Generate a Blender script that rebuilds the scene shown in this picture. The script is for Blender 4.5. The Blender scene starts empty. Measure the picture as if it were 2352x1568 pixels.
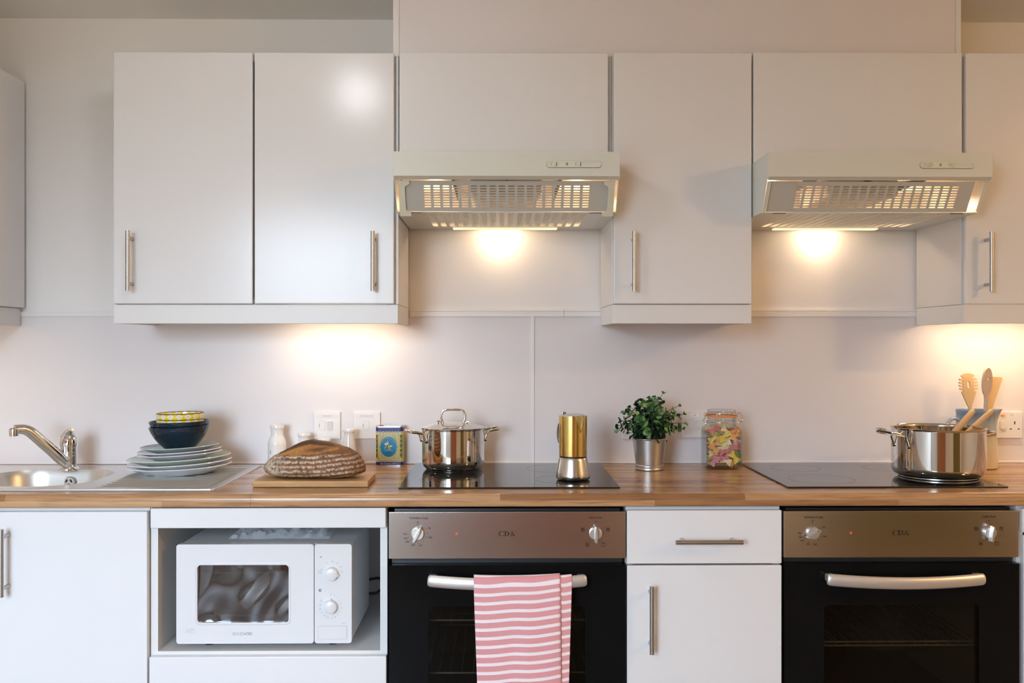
import bpy, bmesh, math, random
from mathutils import Vector, Matrix
R = math.radians
PI = math.pi
rnd = random.Random(7)
sc = bpy.context.scene
COL = sc.collection

# ------------------------------------------------------------------ camera, world, light, exposure
cd = bpy.data.cameras.new('camera')
cam = bpy.data.objects.new('camera', cd)
COL.objects.link(cam)
cam.location = (0, -3.0, 1.29)
cam.rotation_euler = (R(90), 0, R(-0.72))
cd.sensor_width = 36.0
cd.lens = 2180 / 2352 * 36
cd.shift_y = 4 / 2352
cd.clip_start = 0.02
sc.camera = cam
sc.view_settings.view_transform = 'Standard'
sc.view_settings.look = 'None'
sc.view_settings.gamma = 1
sc.view_settings.use_curve_mapping = False
sc.view_settings.exposure = -0.18
sc.cycles.use_denoising = True
sc.cycles.max_bounces = 10
sc.cycles.diffuse_bounces = 6
sc.cycles.glossy_bounces = 5
sc.cycles.transmission_bounces = 8
sc.cycles.transparent_max_bounces = 24
sc.cycles.sample_clamp_indirect = 6
sc.cycles.caustics_reflective = True
sc.cycles.blur_glossy = 0.5
sc.cycles.caustics_refractive = False

WARM = (1.0, 0.72, 0.45)
SKY_STRENGTH = 44.0
P_HOOD = 1.35          # bulb under each hood
P_HOOD_IN = 1.6
P_STRIP = 0.85         # under-cabinet tubes
P_DOME = 30.0         # ceiling lamp dome radiance
P_WARM = 240.0         # warm lamp further into the room

world = bpy.data.worlds.new('world')
sc.world = world
world.use_nodes = True
wn = world.node_tree.nodes
wl_ = world.node_tree.links
wn.clear()
w_out = wn.new('ShaderNodeOutputWorld')
w_bg = wn.new('ShaderNodeBackground')
w_tc = wn.new('ShaderNodeTexCoord')
w_sep = wn.new('ShaderNodeSeparateXYZ')
w_rmp = wn.new('ShaderNodeValToRGB')
w_rmp.color_ramp.elements[0].position = 0.47
w_rmp.color_ramp.elements[0].color = (0.10, 0.10, 0.08, 1)
w_rmp.color_ramp.elements[1].position = 0.56
w_rmp.color_ramp.elements[1].color = (0.64, 0.81, 1.0, 1)
w_mad = wn.new('ShaderNodeMath'); w_mad.operation = 'MULTIPLY_ADD'
w_mad.inputs[1].default_value = 0.5; w_mad.inputs[2].default_value = 0.5
wl_.new(w_tc.outputs['Generated'], w_sep.inputs[0])
wl_.new(w_sep.outputs['Z'], w_mad.inputs[0])
wl_.new(w_mad.outputs[0], w_rmp.inputs[0])
wl_.new(w_rmp.outputs[0], w_bg.inputs['Color'])
w_bg.inputs['Strength'].default_value = SKY_STRENGTH
wl_.new(w_bg.outputs[0], w_out.inputs[0])


def light(name, kind, loc, power, color, parent=None, **kw):
    d = bpy.data.lights.new(name, kind)
    d.energy = power
    d.color = color
    o = bpy.data.objects.new(name, d)
    COL.objects.link(o)
    o.location = loc
    if parent:
        o.parent = parent
        o.location = Vector(loc) - wloc(parent)
    for k, v in kw.items():
        if k == 'rot':
            o.rotation_euler = v
        elif k == 'portal':
            d.cycles.is_portal = v
        else:
            setattr(d, k, v)
    return o


# window openings of the room behind the camera: portals that guide sky light in
WIN = [(-1.75, -0.68, 0.66, 2.16)]
for (a, b, c, d) in WIN:
    light('window_portal', 'AREA', ((a + b) / 2, -4.17, (c + d) / 2), 1, (1, 1, 1), shape='RECTANGLE',
          size=b - a, size_y=d - c, rot=(R(90), 0, 0), portal=True)

# ------------------------------------------------------------------ helpers


def wloc(o):
    v = Vector((0, 0, 0))
    while o is not None:
        v += o.location
        o = o.parent
    return v


def thing(name, label, cat, loc=(0, 0, 0), group=None):
    o = bpy.data.objects.new(name, None)
    o.empty_display_size = 0.05
    COL.objects.link(o)
    o.location = loc
    o['label'] = label
    o['category'] = cat
    if group:
        o['group'] = group
    return o


def tag(o, label, cat, group=None):
    o['label'] = label
    o['category'] = cat
    if group:
        o['group'] = group
    return o


def obj(name, bm, mats, parent=None, smooth=None, base=None):
    """link a bmesh drawn in world coordinates as ONE mesh object"""
    bmesh.ops.recalc_face_normals(bm, faces=bm.faces)
    me = bpy.data.meshes.new(name)
    off = wloc(parent) if parent else Vector(base if base else (0, 0, 0))
    if off.length:
        bmesh.ops.translate(bm, verts=bm.verts, vec=-off)
    bm.to_mesh(me)
    bm.free()
    o = bpy.data.objects.new(name, me)
    COL.objects.link(o)
    if not isinstance(mats, (list, tuple)):
        mats = [mats]
    for m in mats:
        me.materials.append(m)
    if parent:
        o.parent = parent
    elif base:
        o.location = base
    if smooth is not None:
        for p in me.polygons:
            p.use_smooth = True
        if smooth < 179:
            try:
                me.set_sharp_from_angle(angle=R(smooth))
            except Exception:
                pass
        if smooth <= 50:
            o.modifiers.new('flat_faces', 'WEIGHTED_NORMAL').keep_sharp = True
    return o


def struct(name, bm, m, smooth=None):
    o = obj(name, bm, m, None, smooth)
    o['kind'] = 'structure'
    return o


def B():
    return bmesh.new()


def box(bm, x0, x1, y0, y1, z0, z1, bev=0.0, seg=2):
    vs = [bm.verts.new((x, y, z)) for x in (x0, x1) for y in (y0, y1) for z in (z0, z1)]
    fs = [(0, 1, 3, 2), (4, 6, 7, 5), (0, 4, 5, 1), (2, 3, 7, 6), (0, 2, 6, 4), (1, 5, 7, 3)]
    faces = [bm.faces.new([vs[i] for i in f]) for f in fs]
    bmesh.ops.recalc_face_normals(bm, faces=faces)
    if bev > 0:
        es = list({e for f in faces for e in f.edges})
        bmesh.ops.bevel(bm, geom=es, offset=bev, segments=seg, profile=0.5, affect='EDGES')
    return bm


def ring(bm, pts):
    return [bm.verts.new(p) for p in pts]


def bridge(bm, a, b, closed=True):
    n = len(a)
    for i in range(n if closed else n - 1):
        j = (i + 1) % n
        try:
            bm.faces.new((a[i], a[j], b[j], b[i]))
        except ValueError:
            pass


def lathe(bm, prof, c=(0, 0, 0), seg=48, uv=False):
    """revolve (r, z) profile about the vertical axis through c"""
    cx, cy, cz = c
    rings = []
    for (r, z) in prof:
        if r < 1e-6:
            rings.append([bm.verts.new((cx, cy, cz + z))])
        else:
            rings.append(ring(bm, [(cx + r * math.cos(2 * PI * i / seg), cy + r * math.sin(2 * PI * i / seg), cz + z) for i in range(seg)]))
    uvl = bm.loops.layers.uv.verify() if uv else None
    n = len(rings)
    for k in range(n - 1):
        a, b = rings[k], rings[k + 1]
        for i in range(seg):
            j = (i + 1) % seg
            va = a if len(a) == 1 else None
            if len(a) == 1 and len(b) == 1:
                continue
            if len(a) == 1:
                f = bm.faces.new((a[0], b[j], b[i])); us = [(i + .5, k), (i + 1, k + 1), (i, k + 1)]
            elif len(b) == 1:
                f = bm.faces.new((a[i], a[j], b[0])); us = [(i, k), (i + 1, k), (i + .5, k + 1)]
            else:
                f = bm.faces.new((a[i], a[j], b[j], b[i])); us = [(i, k), (i + 1, k), (i + 1, k + 1), (i, k + 1)]
            if uvl:
                for lp, (u, v) in zip(f.loops, us):
                    lp[uvl].uv = (u / seg, v / (n - 1))
    return bm


def cyl(bm, p0, p1, r0, r1=None, seg=20, caps=True):
    return tube(bm, [p0, p1], [r0, r1 if r1 is not None else r0], seg, caps=caps)


def tube(bm, pts, rad, seg=10, closed=False, caps=True, flat=None, sub=0):
    """sweep a circle (or ellipse flat=(a, b, up)) along points"""
    pts = [Vector(p) for p in pts]
    n = len(pts)
    rads = list(rad) if isinstance(rad, (list, tuple)) else [rad] * n
    if sub and n > 2:
        p2, r2 = [], []
        for i in range(n - 1):
            p0, p1, p3, p4 = pts[max(i - 1, 0)], pts[i], pts[i + 1], pts[min(i + 2, n - 1)]
            for k in range(sub):
                t = k / sub
                p2.append(0.5 * ((2 * p1) + (p3 - p0) * t + (2 * p0 - 5 * p1 + 4 * p3 - p4) * t * t + (3 * p1 - p0 - 3 * p3 + p4) * t ** 3))
                r2.append(rads[i] + (rads[i + 1] - rads[i]) * t)
        pts, rads = p2 + [pts[-1]], r2 + [rads[-1]]
        n = len(pts)
    tans = []
    for i in range(n):
        if closed:
            t = pts[(i + 1) % n] - pts[i - 1]
        else:
            t = pts[min(i + 1, n - 1)] - pts[max(i - 1, 0)]
        tans.append(t.normalized())
    up = Vector((0, 0, 1)) if flat is None else Vector(flat[2])
    if abs(tans[0].dot(up)) > 0.95:
        up = Vector((1, 0, 0))
    nrm = (up - tans[0] * up.dot(tans[0])).normalized()
    rings = []
    for i in range(n):
        t = tans[i]
        if flat is not None:
            nrm2 = (up - t * up.dot(t))
            nrm = nrm2.normalized() if nrm2.length > 1e-5 else nrm
        else:
            nrm = (nrm - t * nrm.dot(t)).normalized()
        bn = t.cross(nrm)
        rr_ = []
        for k in range(seg):
            a = 2 * PI * k / seg
            ca, sa = math.cos(a), math.sin(a)
            if flat is not None:
                ca *= flat[0]; sa *= flat[1]
            rr_.append(pts[i] + (nrm * ca + bn * sa) * rads[i])
        rings.append(ring(bm, rr_))
    for i in range(n - 1):
        bridge(bm, rings[i], rings[i + 1])
    if closed:
        bridge(bm, rings[-1], rings[0])
    elif caps:
        bm.faces.new(rings[0])
        bm.faces.new(rings[-1])
    return bm


def arc(cx, cz, r, a0, a1, n):
    return [(cx + r * math.cos(R(a0 + (a1 - a0) * i / n)), cz + r * math.sin(R(a0 + (a1 - a0) * i / n))) for i in range(n + 1)]


def rr(x0, x1, z0, z1, r, n=5):
    """rounded rectangle outline, counter-clockwise"""
    p = []
    for (cx, cz, a) in ((x1 - r, z0 + r, -90), (x1 - r, z1 - r, 0), (x0 + r, z1 - r, 90), (x0 + r, z0 + r, 180)):
        p += arc(cx, cz, r, a, a + 90, n)
    return p


def ell(cx, cz, a, b, n=28):
    return [(cx + a * math.cos(2 * PI * i / n), cz + b * math.sin(2 * PI * i / n)) for i in range(n)]


def flat(bm, loops, fn, depth=None, mat=0):
    """fill 2D outlines (first outer, further ones holes); fn maps (u, v, w) to 3D; depth extrudes from w=0 to w=depth"""
    edges = []
    vs_all = []
    for lp in loops:
        vs = [bm.verts.new(fn(u, v, 0)) for (u, v) in lp]
        vs_all.append(vs)
        for i in range(len(vs)):
            edges.append(bm.edges.new((vs[i], vs[(i + 1) % len(vs)])))
    res = bmesh.ops.triangle_fill(bm, use_beauty=True, use_dissolve=False, edges=edges)
    faces = [g for g in res['geom'] if isinstance(g, bmesh.types.BMFace)]
    for f in faces:
        f.material_index = mat
    if depth:
        mp = {}
        for lp, vs in zip(loops, vs_all):
            for (u, v), vv in zip(lp, vs):
                mp[vv] = bm.verts.new(fn(u, v, depth))
        for f in faces:
            nf = bm.faces.new([mp[v] for v in reversed(f.verts)])
            nf.material_index = mat
        for vs in vs_all:
            for i in range(len(vs)):
                a, b = vs[i], vs[(i + 1) % len(vs)]
                nf = bm.faces.new((a, b, mp[b], mp[a]))
                nf.material_index = mat
    return bm


def XZ(y, s=1):
    """maps outlines into a vertical plane facing the camera, extruding away from the wall"""
    return lambda u, v, w: (u, y - s * w, v)


def dec(bm, pts, y, mat=0):
    """one thin print polygon on a vertical plane"""
    f = bm.faces.new([bm.verts.new((u, y, v)) for (u, v) in pts])
    f.material_index = mat
    return f


def stroke(bm, pts, w, y, mat=0):
    """thin printed line"""
    for (a, b) in zip(pts[:-1], pts[1:]):
        a = Vector(a); b = Vector(b)
        t = (b - a)
        if t.length < 1e-7:
            continue
        t.normalize()
        nn = Vector((-t.y, t.x)) * w / 2
        e = t * w * 0.4
        dec(bm, [tuple(a - e + nn), tuple(a - e - nn), tuple(b + e - nn), tuple(b + e + nn)], y, mat)


_tc = {}


def text(bm, s, size, cx, cz, y, mat=0, wx=1.0, rot=0.0, width=None):
    """lettering centred at (cx, cz) on the vertical plane y"""
    if s not in _tc:
        cu = bpy.data.curves.new('t', 'FONT')
        cu.body = s
        cu.size = 1.0
        cu.align_x = 'CENTER'
        cu.align_y = 'CENTER'
        cu.resolution_u = 3
        ob = bpy.data.objects.new('t', cu)
        COL.objects.link(ob)
        me = ob.to_mesh()
        _tc[s] = ([tuple(v.co) for v in me.vertices], [tuple(p.vertices) for p in me.polygons])
        ob.to_mesh_clear()
        bpy.data.objects.remove(ob)
        bpy.data.curves.remove(cu)
    vs, fs = _tc[s]
    if not vs:
        return
    if width:
        ww = max(v[0] for v in vs) - min(v[0] for v in vs)
        wx = width / (ww * size)
    c, sn = math.cos(rot), math.sin(rot)
    bv = []
    for v in vs:
        u, w = v[0] * size * wx, v[1] * size
        bv.append(bm.verts.new((cx + u * c - w * sn, y, cz + u * sn + w * c)))
    for f in fs:
        try:
            nf = bm.faces.new([bv[i] for i in f])
            nf.material_index = mat
        except ValueError:
            pass


def copy_tree(o, parent=None):
    c = o.copy()
    COL.objects.link(c)
    if parent:
        c.parent = parent
    for ch in o.children:
        if ch.type != 'LIGHT':
            copy_tree(ch, c)
    return c


def mod_solid(o, t, off=0.0):
    m = o.modifiers.new('thickness', 'SOLIDIFY')
    m.thickness = t
    m.offset = off


# ------------------------------------------------------------------ materials


def srgb(r, g, b):
    f = lambda c: (c / 12.92 if c <= 0.04045 else ((c + 0.055) / 1.055) ** 2.4)
    return (f(r / 255), f(g / 255), f(b / 255))


def pbr(name, color, rough=0.5, metal=0.0, spec=0.5, coat=0.0, var=0.03, scale=6.0, bump=0.0, bscale=60.0, aniso=None, emit=None, estr=0.0):
    m = bpy.data.materials.new(name)
    m.use_nodes = True
    nt = m.node_tree
    b = nt.nodes['Principled BSDF']
    b.inputs['Roughness'].default_value = rough
    b.inputs['Metallic'].default_value = metal
    b.inputs['Specular IOR Level'].default_value = spec
    b.inputs['Coat Weight'].default_value = coat
    b.inputs['Coat Roughness'].default_value = 0.05
    tc = nt.nodes.new('ShaderNodeTexCoord')
    nz = nt.nodes.new('ShaderNodeTexNoise')
    nz.inputs['Scale'].default_value = scale
    nz.inputs['Detail'].default_value = 4
    nt.links.new(tc.outputs['Object'], nz.inputs['Vector'])
    mx = nt.nodes.new('ShaderNodeMix')
    mx.data_type = 'RGBA'
    lo = tuple(c * (1 - var) for c in color)
    hi = tuple(min(1, c * (1 + var)) for c in color)
    mx.inputs[6].default_value = (*lo, 1)
    mx.inputs[7].default_value = (*hi, 1)
    nt.links.new(nz.outputs['Fac'], mx.inputs[0])
    nt.links.new(mx.outputs[2], b.inputs['Base Color'])
    if bump > 0:
        n2 = nt.nodes.new('ShaderNodeTexNoise')
        n2.inputs['Scale'].default_value = bscale
        n2.inputs['Detail'].default_value = 3
        if aniso:
            mp = nt.nodes.new('ShaderNodeMapping')
            mp.inputs['Scale'].default_value = aniso
            nt.links.new(tc.outputs['Object'], mp.inputs[0])
            nt.links.new(mp.outputs[0], n2.inputs['Vector'])
        else:
            nt.links.new(tc.outputs['Object'], n2.inputs['Vector'])
        bp = nt.nodes.new('ShaderNodeBump')
        bp.inputs['Strength'].default_value = bump
        bp.inputs['Distance'].default_value = 0.002
        nt.links.new(n2.outputs['Fac'], bp.inputs['Height'])
        nt.links.new(bp.outputs[0], b.inputs['Normal'])
    if emit:
        b.inputs['Emission Color'].default_value = (*emit, 1)
        b.inputs['Emission Strength'].default_value = estr
    return m


def thin_glass(name, tint=(0.95, 0.97, 0.96), rough=0.0, gain=1.0, ior=1.5, edge=None):
    """clear pane: lets light straight through, reflects by Fresnel"""
    m = bpy.data.materials.new(name)
    m.use_nodes = True
    nt = m.node_tree
    nt.nodes.clear()
    out = nt.nodes.new('ShaderNodeOutputMaterial')
    tr = nt.nodes.new('ShaderNodeBsdfTransparent')
    tr.inputs[0].default_value = (*tint, 1)
    gl = nt.nodes.new('ShaderNodeBsdfGlossy')
    gl.inputs['Roughness'].default_value = rough
    fr = nt.nodes.new('ShaderNodeFresnel')
    fr.inputs['IOR'].default_value = ior
    mu = nt.nodes.new('ShaderNodeMath')
    mu.operation = 'MULTIPLY'
    mu.use_clamp = True
    mu.inputs[1].default_value = gain
    mx = nt.nodes.new('ShaderNodeMixShader')
    nt.links.new(fr.outputs[0], mu.inputs[0])
    if edge:
        lw = nt.nodes.new('ShaderNodeLayerWeight')
        lw.inputs['Blend'].default_value = 0.35
        cr = nt.nodes.new('ShaderNodeMix')
        cr.data_type = 'RGBA'
        cr.inputs[6].default_value = (*tint, 1)
        cr.inputs[7].default_value = (*edge, 1)
        nt.links.new(lw.outputs['Facing'], cr.inputs[0])
        nt.links.new(cr.outputs[2], tr.inputs[0])
    ge = nt.nodes.new('ShaderNodeNewGeometry')
    fb = nt.nodes.new('ShaderNodeMath')
    fb.operation = 'SUBTRACT'
    fb.inputs[0].default_value = 1.0
    m2 = nt.nodes.new('ShaderNodeMath')
    m2.operation = 'MULTIPLY'
    nt.links.new(ge.outputs['Backfacing'], fb.inputs[1])
    nt.links.new(mu.outputs[0], m2.inputs[0])
    nt.links.new(fb.outputs[0], m2.inputs[1])
    nt.links.new(m2.outputs[0], mx.inputs[0])
    nt.links.new(tr.outputs[0], mx.inputs[1])
    nt.links.new(gl.outputs[0], mx.inputs[2])
    nt.links.new(mx.outputs[0], out.inputs[0])
    return m


def emission(name, color, strength):
    m = bpy.data.materials.new(name)
    m.use_nodes = True
    nt = m.node_tree
    nt.nodes.clear()
    out = nt.nodes.new('ShaderNodeOutputMaterial')
    e = nt.nodes.new('ShaderNodeEmission')
    e.inputs[0].default_value = (*color, 1)
    e.inputs[1].default_value = strength
    nt.links.new(e.outputs[0], out.inputs[0])
    return m


class NT:
    """small node-graph helper around one Principled material"""

    def __init__(self, name):
        self.m = bpy.data.materials.new(name)
        self.m.use_nodes = True
        self.t = self.m.node_tree
        self.b = self.t.nodes['Principled BSDF']

    def n(self, kind, **kw):
        nd = self.t.nodes.new(kind)
        for k, v in kw.items():
            setattr(nd, k, v)
        return nd

    def l(self, a, b):
        self.t.links.new(a, b)

    def set(self, inp, v):
        if hasattr(v, 'is_output') or isinstance(v, bpy.types.NodeSocket):
            self.l(v, inp)
        else:
            inp.default_value = v

    def math(self, op, a, b=0.0, c=0.0):
        nd = self.n('ShaderNodeMath', operation=op)
        self.set(nd.inputs[0], a)
        self.set(nd.inputs[1], b)
        self.set(nd.inputs[2], c)
        return nd.outputs[0]

    def mix(self, f, a, b):
        nd = self.n('ShaderNodeMix', data_type='RGBA')
        self.set(nd.inputs[0], f)
        self.set(nd.inputs[6], a if isinstance(a, bpy.types.NodeSocket) else (*a, 1))
        self.set(nd.inputs[7], b if isinstance(b, bpy.types.NodeSocket) else (*b, 1))
        return nd.outputs[2]

    def ramp(self, f, stops, interp='LINEAR'):
        nd = self.n('ShaderNodeValToRGB')
        cr = nd.color_ramp
        cr.interpolation = interp
        while len(cr.elements) < len(stops):
            cr.elements.new(0.5)
        for e, (p, c) in zip(cr.elements, stops):
            e.position = p
            e.color = (*c, 1)
        self.l(f, nd.inputs[0])
        return nd.outputs[0]

    def noise(self, vec, scale, detail=4, rough=0.5):
        nd = self.n('ShaderNodeTexNoise')
        nd.inputs['Scale'].default_value = scale
        nd.inputs['Detail'].default_value = detail
        nd.inputs['Roughness'].default_value = rough
        if vec is not None:
            self.l(vec, nd.inputs['Vector'])
        return nd.outputs['Fac']

    def coord(self, which='Object'):
        return self.n('ShaderNodeTexCoord').outputs[which]

    def map(self, vec, scale=(1, 1, 1), loc=(0, 0, 0), rot=(0, 0, 0)):
        nd = self.n('ShaderNodeMapping')
        nd.inputs['Scale'].default_value = scale
        nd.inputs['Location'].default_value = loc
        nd.inputs['Rotation'].default_value = rot
        self.l(vec, nd.inputs[0])
        return nd.outputs[0]

    def bump(self, h, strength=0.3, dist=0.002):
        nd = self.n('ShaderNodeBump')
        nd.inputs['Strength'].default_value = strength
        nd.inputs['Distance'].default_value = dist
        self.l(h, nd.inputs['Height'])
        self.l(nd.outputs[0], self.b.inputs['Normal'])


M = {}
M['wall'] = pbr('wall_paint', (0.82, 0.79, 0.77), 0.55, var=0.015, bump=0.05, bscale=150)
M['panel'] = pbr('splashback_laminate', (0.75, 0.71, 0.715), 0.28, var=0.012)
M['ceiling'] = pbr('ceiling_paint', (0.86, 0.84, 0.79), 0.8, var=0.015)
M['floor'] = pbr('floor_vinyl', (0.24, 0.175, 0.12), 0.45, var=0.12, scale=3)
M['room'] = pbr('room_paint', (0.76, 0.75, 0.73), 0.7, var=0.02)
M['cab'] = pbr('white_gloss_laminate', (0.77, 0.76, 0.765), 0.2, spec=0.35, var=0.01, bump=0.012, bscale=9)
M['carcass'] = pbr('carcass_white', (0.74, 0.725, 0.715), 0.35, var=0.01)
M['edge'] = pbr('cabinet_edge', (0.60, 0.585, 0.57), 0.4, var=0.02)
M['trim'] = pbr('white_trim', (0.80, 0.775, 0.765), 0.3, var=0.01)
M['hood'] = pbr('hood_enamel', (0.68, 0.685, 0.615), 0.25, var=0.01)
M['hood_in'] = pbr('hood_inner', (0.74, 0.66, 0.58), 0.5, var=0.05)
M['visor'] = pbr('visor_plastic', (0.52, 0.52, 0.48), 0.35, var=0.02)
M['edge_dark'] = pbr('shadow_line', (0.20, 0.20, 0.16), 0.5)
M['cream'] = pbr('cream_plastic', (0.70, 0.70, 0.57), 0.35, var=0.01)
M['dark'] = pbr('dark_gap', (0.012, 0.012, 0.012), 0.5)
M['black'] = pbr('black_plastic', (0.02, 0.02, 0.022), 0.35)
M['hobglass'] = pbr('black_ceramic_glass', (0.012, 0.013, 0.014), 0.03, spec=0.8, var=0.2)
M['ovenglass'] = pbr('black_door_glass', (0.005, 0.0052, 0.0056), 0.045, spec=0.13, var=0.2)
M['ovenbody'] = pbr('black_enamel', (0.014, 0.014, 0.015), 0.3)
M['cavity'] = pbr('oven_cavity_enamel', (0.21, 0.205, 0.17), 0.45, var=0.1)
M['wire'] = pbr('chrome_wire', (0.80, 0.77, 0.72), 0.35, metal=0.6)
M['brush'] = pbr('brushed_steel_panel', (0.58, 0.55, 0.52), 0.2, metal=1, var=0.05, bump=0.012, bscale=30, aniso=(1, 1, 60))
M['handle'] = pbr('brushed_nickel', (0.50, 0.48, 0.45), 0.3, metal=1, var=0.05)
M['satin'] = pbr('satin_silver', (0.74, 0.70, 0.66), 0.38, metal=0.75, var=0.02)
M['knob'] = pbr('silver_knob', (0.72, 0.70, 0.68), 0.3, metal=0.85, var=0.02)
M['chrome'] = pbr('polished_chrome', (0.78, 0.77, 0.75), 0.05, metal=1, var=0.01)
M['steel'] = pbr('polished_steel', (0.72, 0.69, 0.65), 0.06, metal=1, var=0.02)
M['steel_dark'] = pbr('dark_steel_base', (0.30, 0.29, 0.28), 0.25, metal=1, var=0.05)  # darker steel for the lidded saucepan's base disc
M['sink'] = pbr('sink_steel', (0.74, 0.73, 0.71), 0.33, metal=1, var=0.04, bump=0.02, bscale=40, aniso=(4, 60, 60))
M['gold'] = pbr('gold_aluminium', (0.80, 0.56, 0.18), 0.18, metal=1, var=0.03)
M['moka'] = pbr('brushed_aluminium', (0.68, 0.65, 0.60), 0.22, metal=1, var=0.03)
M['zinc'] = pbr('galvanised_zinc', (0.56, 0.55, 0.53), 0.36, metal=1, var=0.12, scale=40, bump=0.05, bscale=300)
M['orange'] = pbr('orange_lens', (0.75, 0.12, 0.02), 0.3)
M['print'] = pbr('dark_print', (0.02, 0.018, 0.02), 0.9, spec=0.05)
M['greyprint'] = pbr('grey_print', (0.33, 0.34, 0.42), 0.5)
M['blueprint'] = pbr('slate_print', (0.16, 0.19, 0.33), 0.5)
M['faint'] = pbr('faint_print', (0.48, 0.47, 0.47), 0.5)
M['mw'] = pbr('microwave_white', (0.73, 0.725, 0.735), 0.2, var=0.008)
M['mwcase'] = pbr('microwave_casing', (0.72, 0.73, 0.73), 0.3, var=0.01)
M['mwwin'] = pbr('microwave_window', (0.030, 0.022, 0.023), 0.06, spec=1.0, coat=1.0, var=0.1, scale=20)
M['socket'] = pbr('socket_plastic', (0.80, 0.775, 0.76), 0.25, var=0.008)
M['label'] = pbr('paper_label', (0.86, 0.85, 0.86), 0.5, var=0.01)
M['bottle'] = pbr('white_glazed_ceramic', (0.86, 0.85, 0.83), 0.08, var=0.01)
M['navy'] = pbr('navy_glaze', (0.006, 0.019, 0.036), 0.06, spec=0.5, var=0.15)
M['plate_w'] = pbr('white_plate_glaze', (0.78, 0.79, 0.80), 0.1, var=0.01)
M['plate_l'] = pbr('lavender_plate_glaze', (0.70, 0.70, 0.76), 0.1, var=0.01)
M['plate_g'] = pbr('pale_green_plate_glaze', (0.60, 0.68, 0.62), 0.1, var=0.015)
M['plate_s'] = pbr('sage_plate_glaze', (0.42, 0.50, 0.47), 0.12, var=0.02)
M['plate_b'] = pbr('pale_blue_plate_glaze', (0.72, 0.77, 0.80), 0.1, var=0.01)
M['beech'] = pbr('beech_wood', (0.66, 0.44, 0.22), 0.5, var=0.1, scale=20)
M['beech2'] = pbr('pale_beech_wood', (0.60, 0.47, 0.36), 0.5, var=0.08, scale=20)
M['beech3'] = pbr('handle_wood', (0.56, 0.36, 0.18), 0.5, var=0.14, scale=30)
M['gasket'] = pbr('orange_rubber', (0.85, 0.25, 0.05), 0.4)
M['glass'] = thin_glass('jar_glass', (0.98, 0.99, 0.985), 0.0, 1.5, edge=(0.52, 0.56, 0.54))
M['film'] = pbr('plastic_film', (0.85, 0.88, 0.92), 0.12, spec=1.0)
M['film'].node_tree.nodes['Principled BSDF'].inputs['Alpha'].default_value = 0.38
M['pane'] = thin_glass('tinted_oven_pane', (0.48, 0.47, 0.44), 0.02, 0.6)
M['lamp_lens'] = emission('lamp_lens', (1.0, 0.80, 0.50), 1.4)
M['tube'] = emission('lit_tube', (1.0, 0.82, 0.56), 7.0)
M['dome'] = emission('ceiling_lamp_dome', (0.95, 0.97, 1.0), P_DOME)
M['stem'] = pbr('plant_stem', (0.055, 0.05, 0.025), 0.6)
M['soil'] = pbr('dark_moss', (0.012, 0.022, 0.010), 0.9)
M['doorwood'] = pbr('orange_wood', (0.46, 0.17, 0.055), 0.4, var=0.15)
M['olive'] = pbr('added_door_olive', (0.16, 0.14, 0.06), 0.8, var=0.1)  # olive tone of the added rear door, for the right oven panel's reflection
M['cord'] = pbr('black_cord', (0.015, 0.018, 0.02), 0.4)


def m_worktop():
    g = NT('laminate_butcher_block')
    sep = g.n('ShaderNodeSeparateXYZ')
    g.l(g.coord(), sep.inputs[0])
    v = g.math('ADD', sep.outputs['Y'], sep.outputs['Z'])          # strips run on over the rounded front edge
    cmb = g.n('ShaderNodeCombineXYZ')
    g.l(sep.outputs['X'], cmb.inputs[0]); g.l(v, cmb.inputs[1])
    br = g.n('ShaderNodeTexBrick')
    br.offset = 0.37; br.squash = 1.0
    br.inputs['Scale'].default_value = 1.0
    br.inputs['Mortar Size'].default_value = 0.0
    br.inputs['Brick Width'].default_value = 0.62
    br.inputs['Row Height'].default_value = 0.026
    br.inputs['Color1'].default_value = (0, 0, 0, 1)
    br.inputs['Color2'].default_value = (1, 1, 1, 1)
    br.inputs['Bias'].default_value = 0.0
    g.l(cmb.outputs[0], br.inputs['Vector'])
    g1 = g.noise(g.map(cmb.outputs[0], (5, 90, 1)), 1.0, 6, 0.6)
    sw = g.noise(g.map(cmb.outputs[0], (9, 150, 1), rot=(0, 0, 0.06)), 1.0, 4)
    base = g.ramp(br.outputs['Color'], [(0.0, srgb(142, 98, 64)), (0.3, srgb(196, 148, 104)), (0.65, srgb(222, 178, 130)), (1.0, srgb(164, 116, 78))])
    c = g.mix(g.math('MULTIPLY', g1, 0.75), base, srgb(132, 92, 60))
    st = g.ramp(sw, [(0.5, (0, 0, 0)), (0.68, (1, 1, 1))])
    c = g.mix(g.math('MULTIPLY', st, 0.42), c, srgb(96, 66, 44))
    g.l(c, g.b.inputs['Base Color'])
    g.b.inputs['Roughness'].default_value = 0.22
    g.bump(g1, 0.006)
    return g.m


def m_board():
    g = NT('acacia_board')
    g1 = g.noise(g.map(g.coord(), (6, 70, 70)), 1.0, 5, 0.6)
    c = g.ramp(g1, [(0.3, srgb(206, 164, 100)), (0.7, srgb(170, 122, 72))])
    g.l(c, g.b.inputs['Base Color'])
    g.b.inputs['Roughness'].default_value = 0.5
    return g.m


def m_vcol(name, rough=0.7, bump=0.3, bscale=260):
    g = NT(name)
    at = g.n('ShaderNodeAttribute', attribute_name='crust')
    n = g.noise(g.coord(), 180, 4, 0.6)
    c = g.mix(g.math('MULTIPLY', n, 0.5), at.outputs['Color'], (0.06, 0.03, 0.012))
    g.l(c, g.b.inputs['Base Color'])
    g.b.inputs['Roughness'].default_value = rough
    g.bump(g.noise(g.coord(), bscale, 4), bump, 0.0015)
    return g.m


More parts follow.
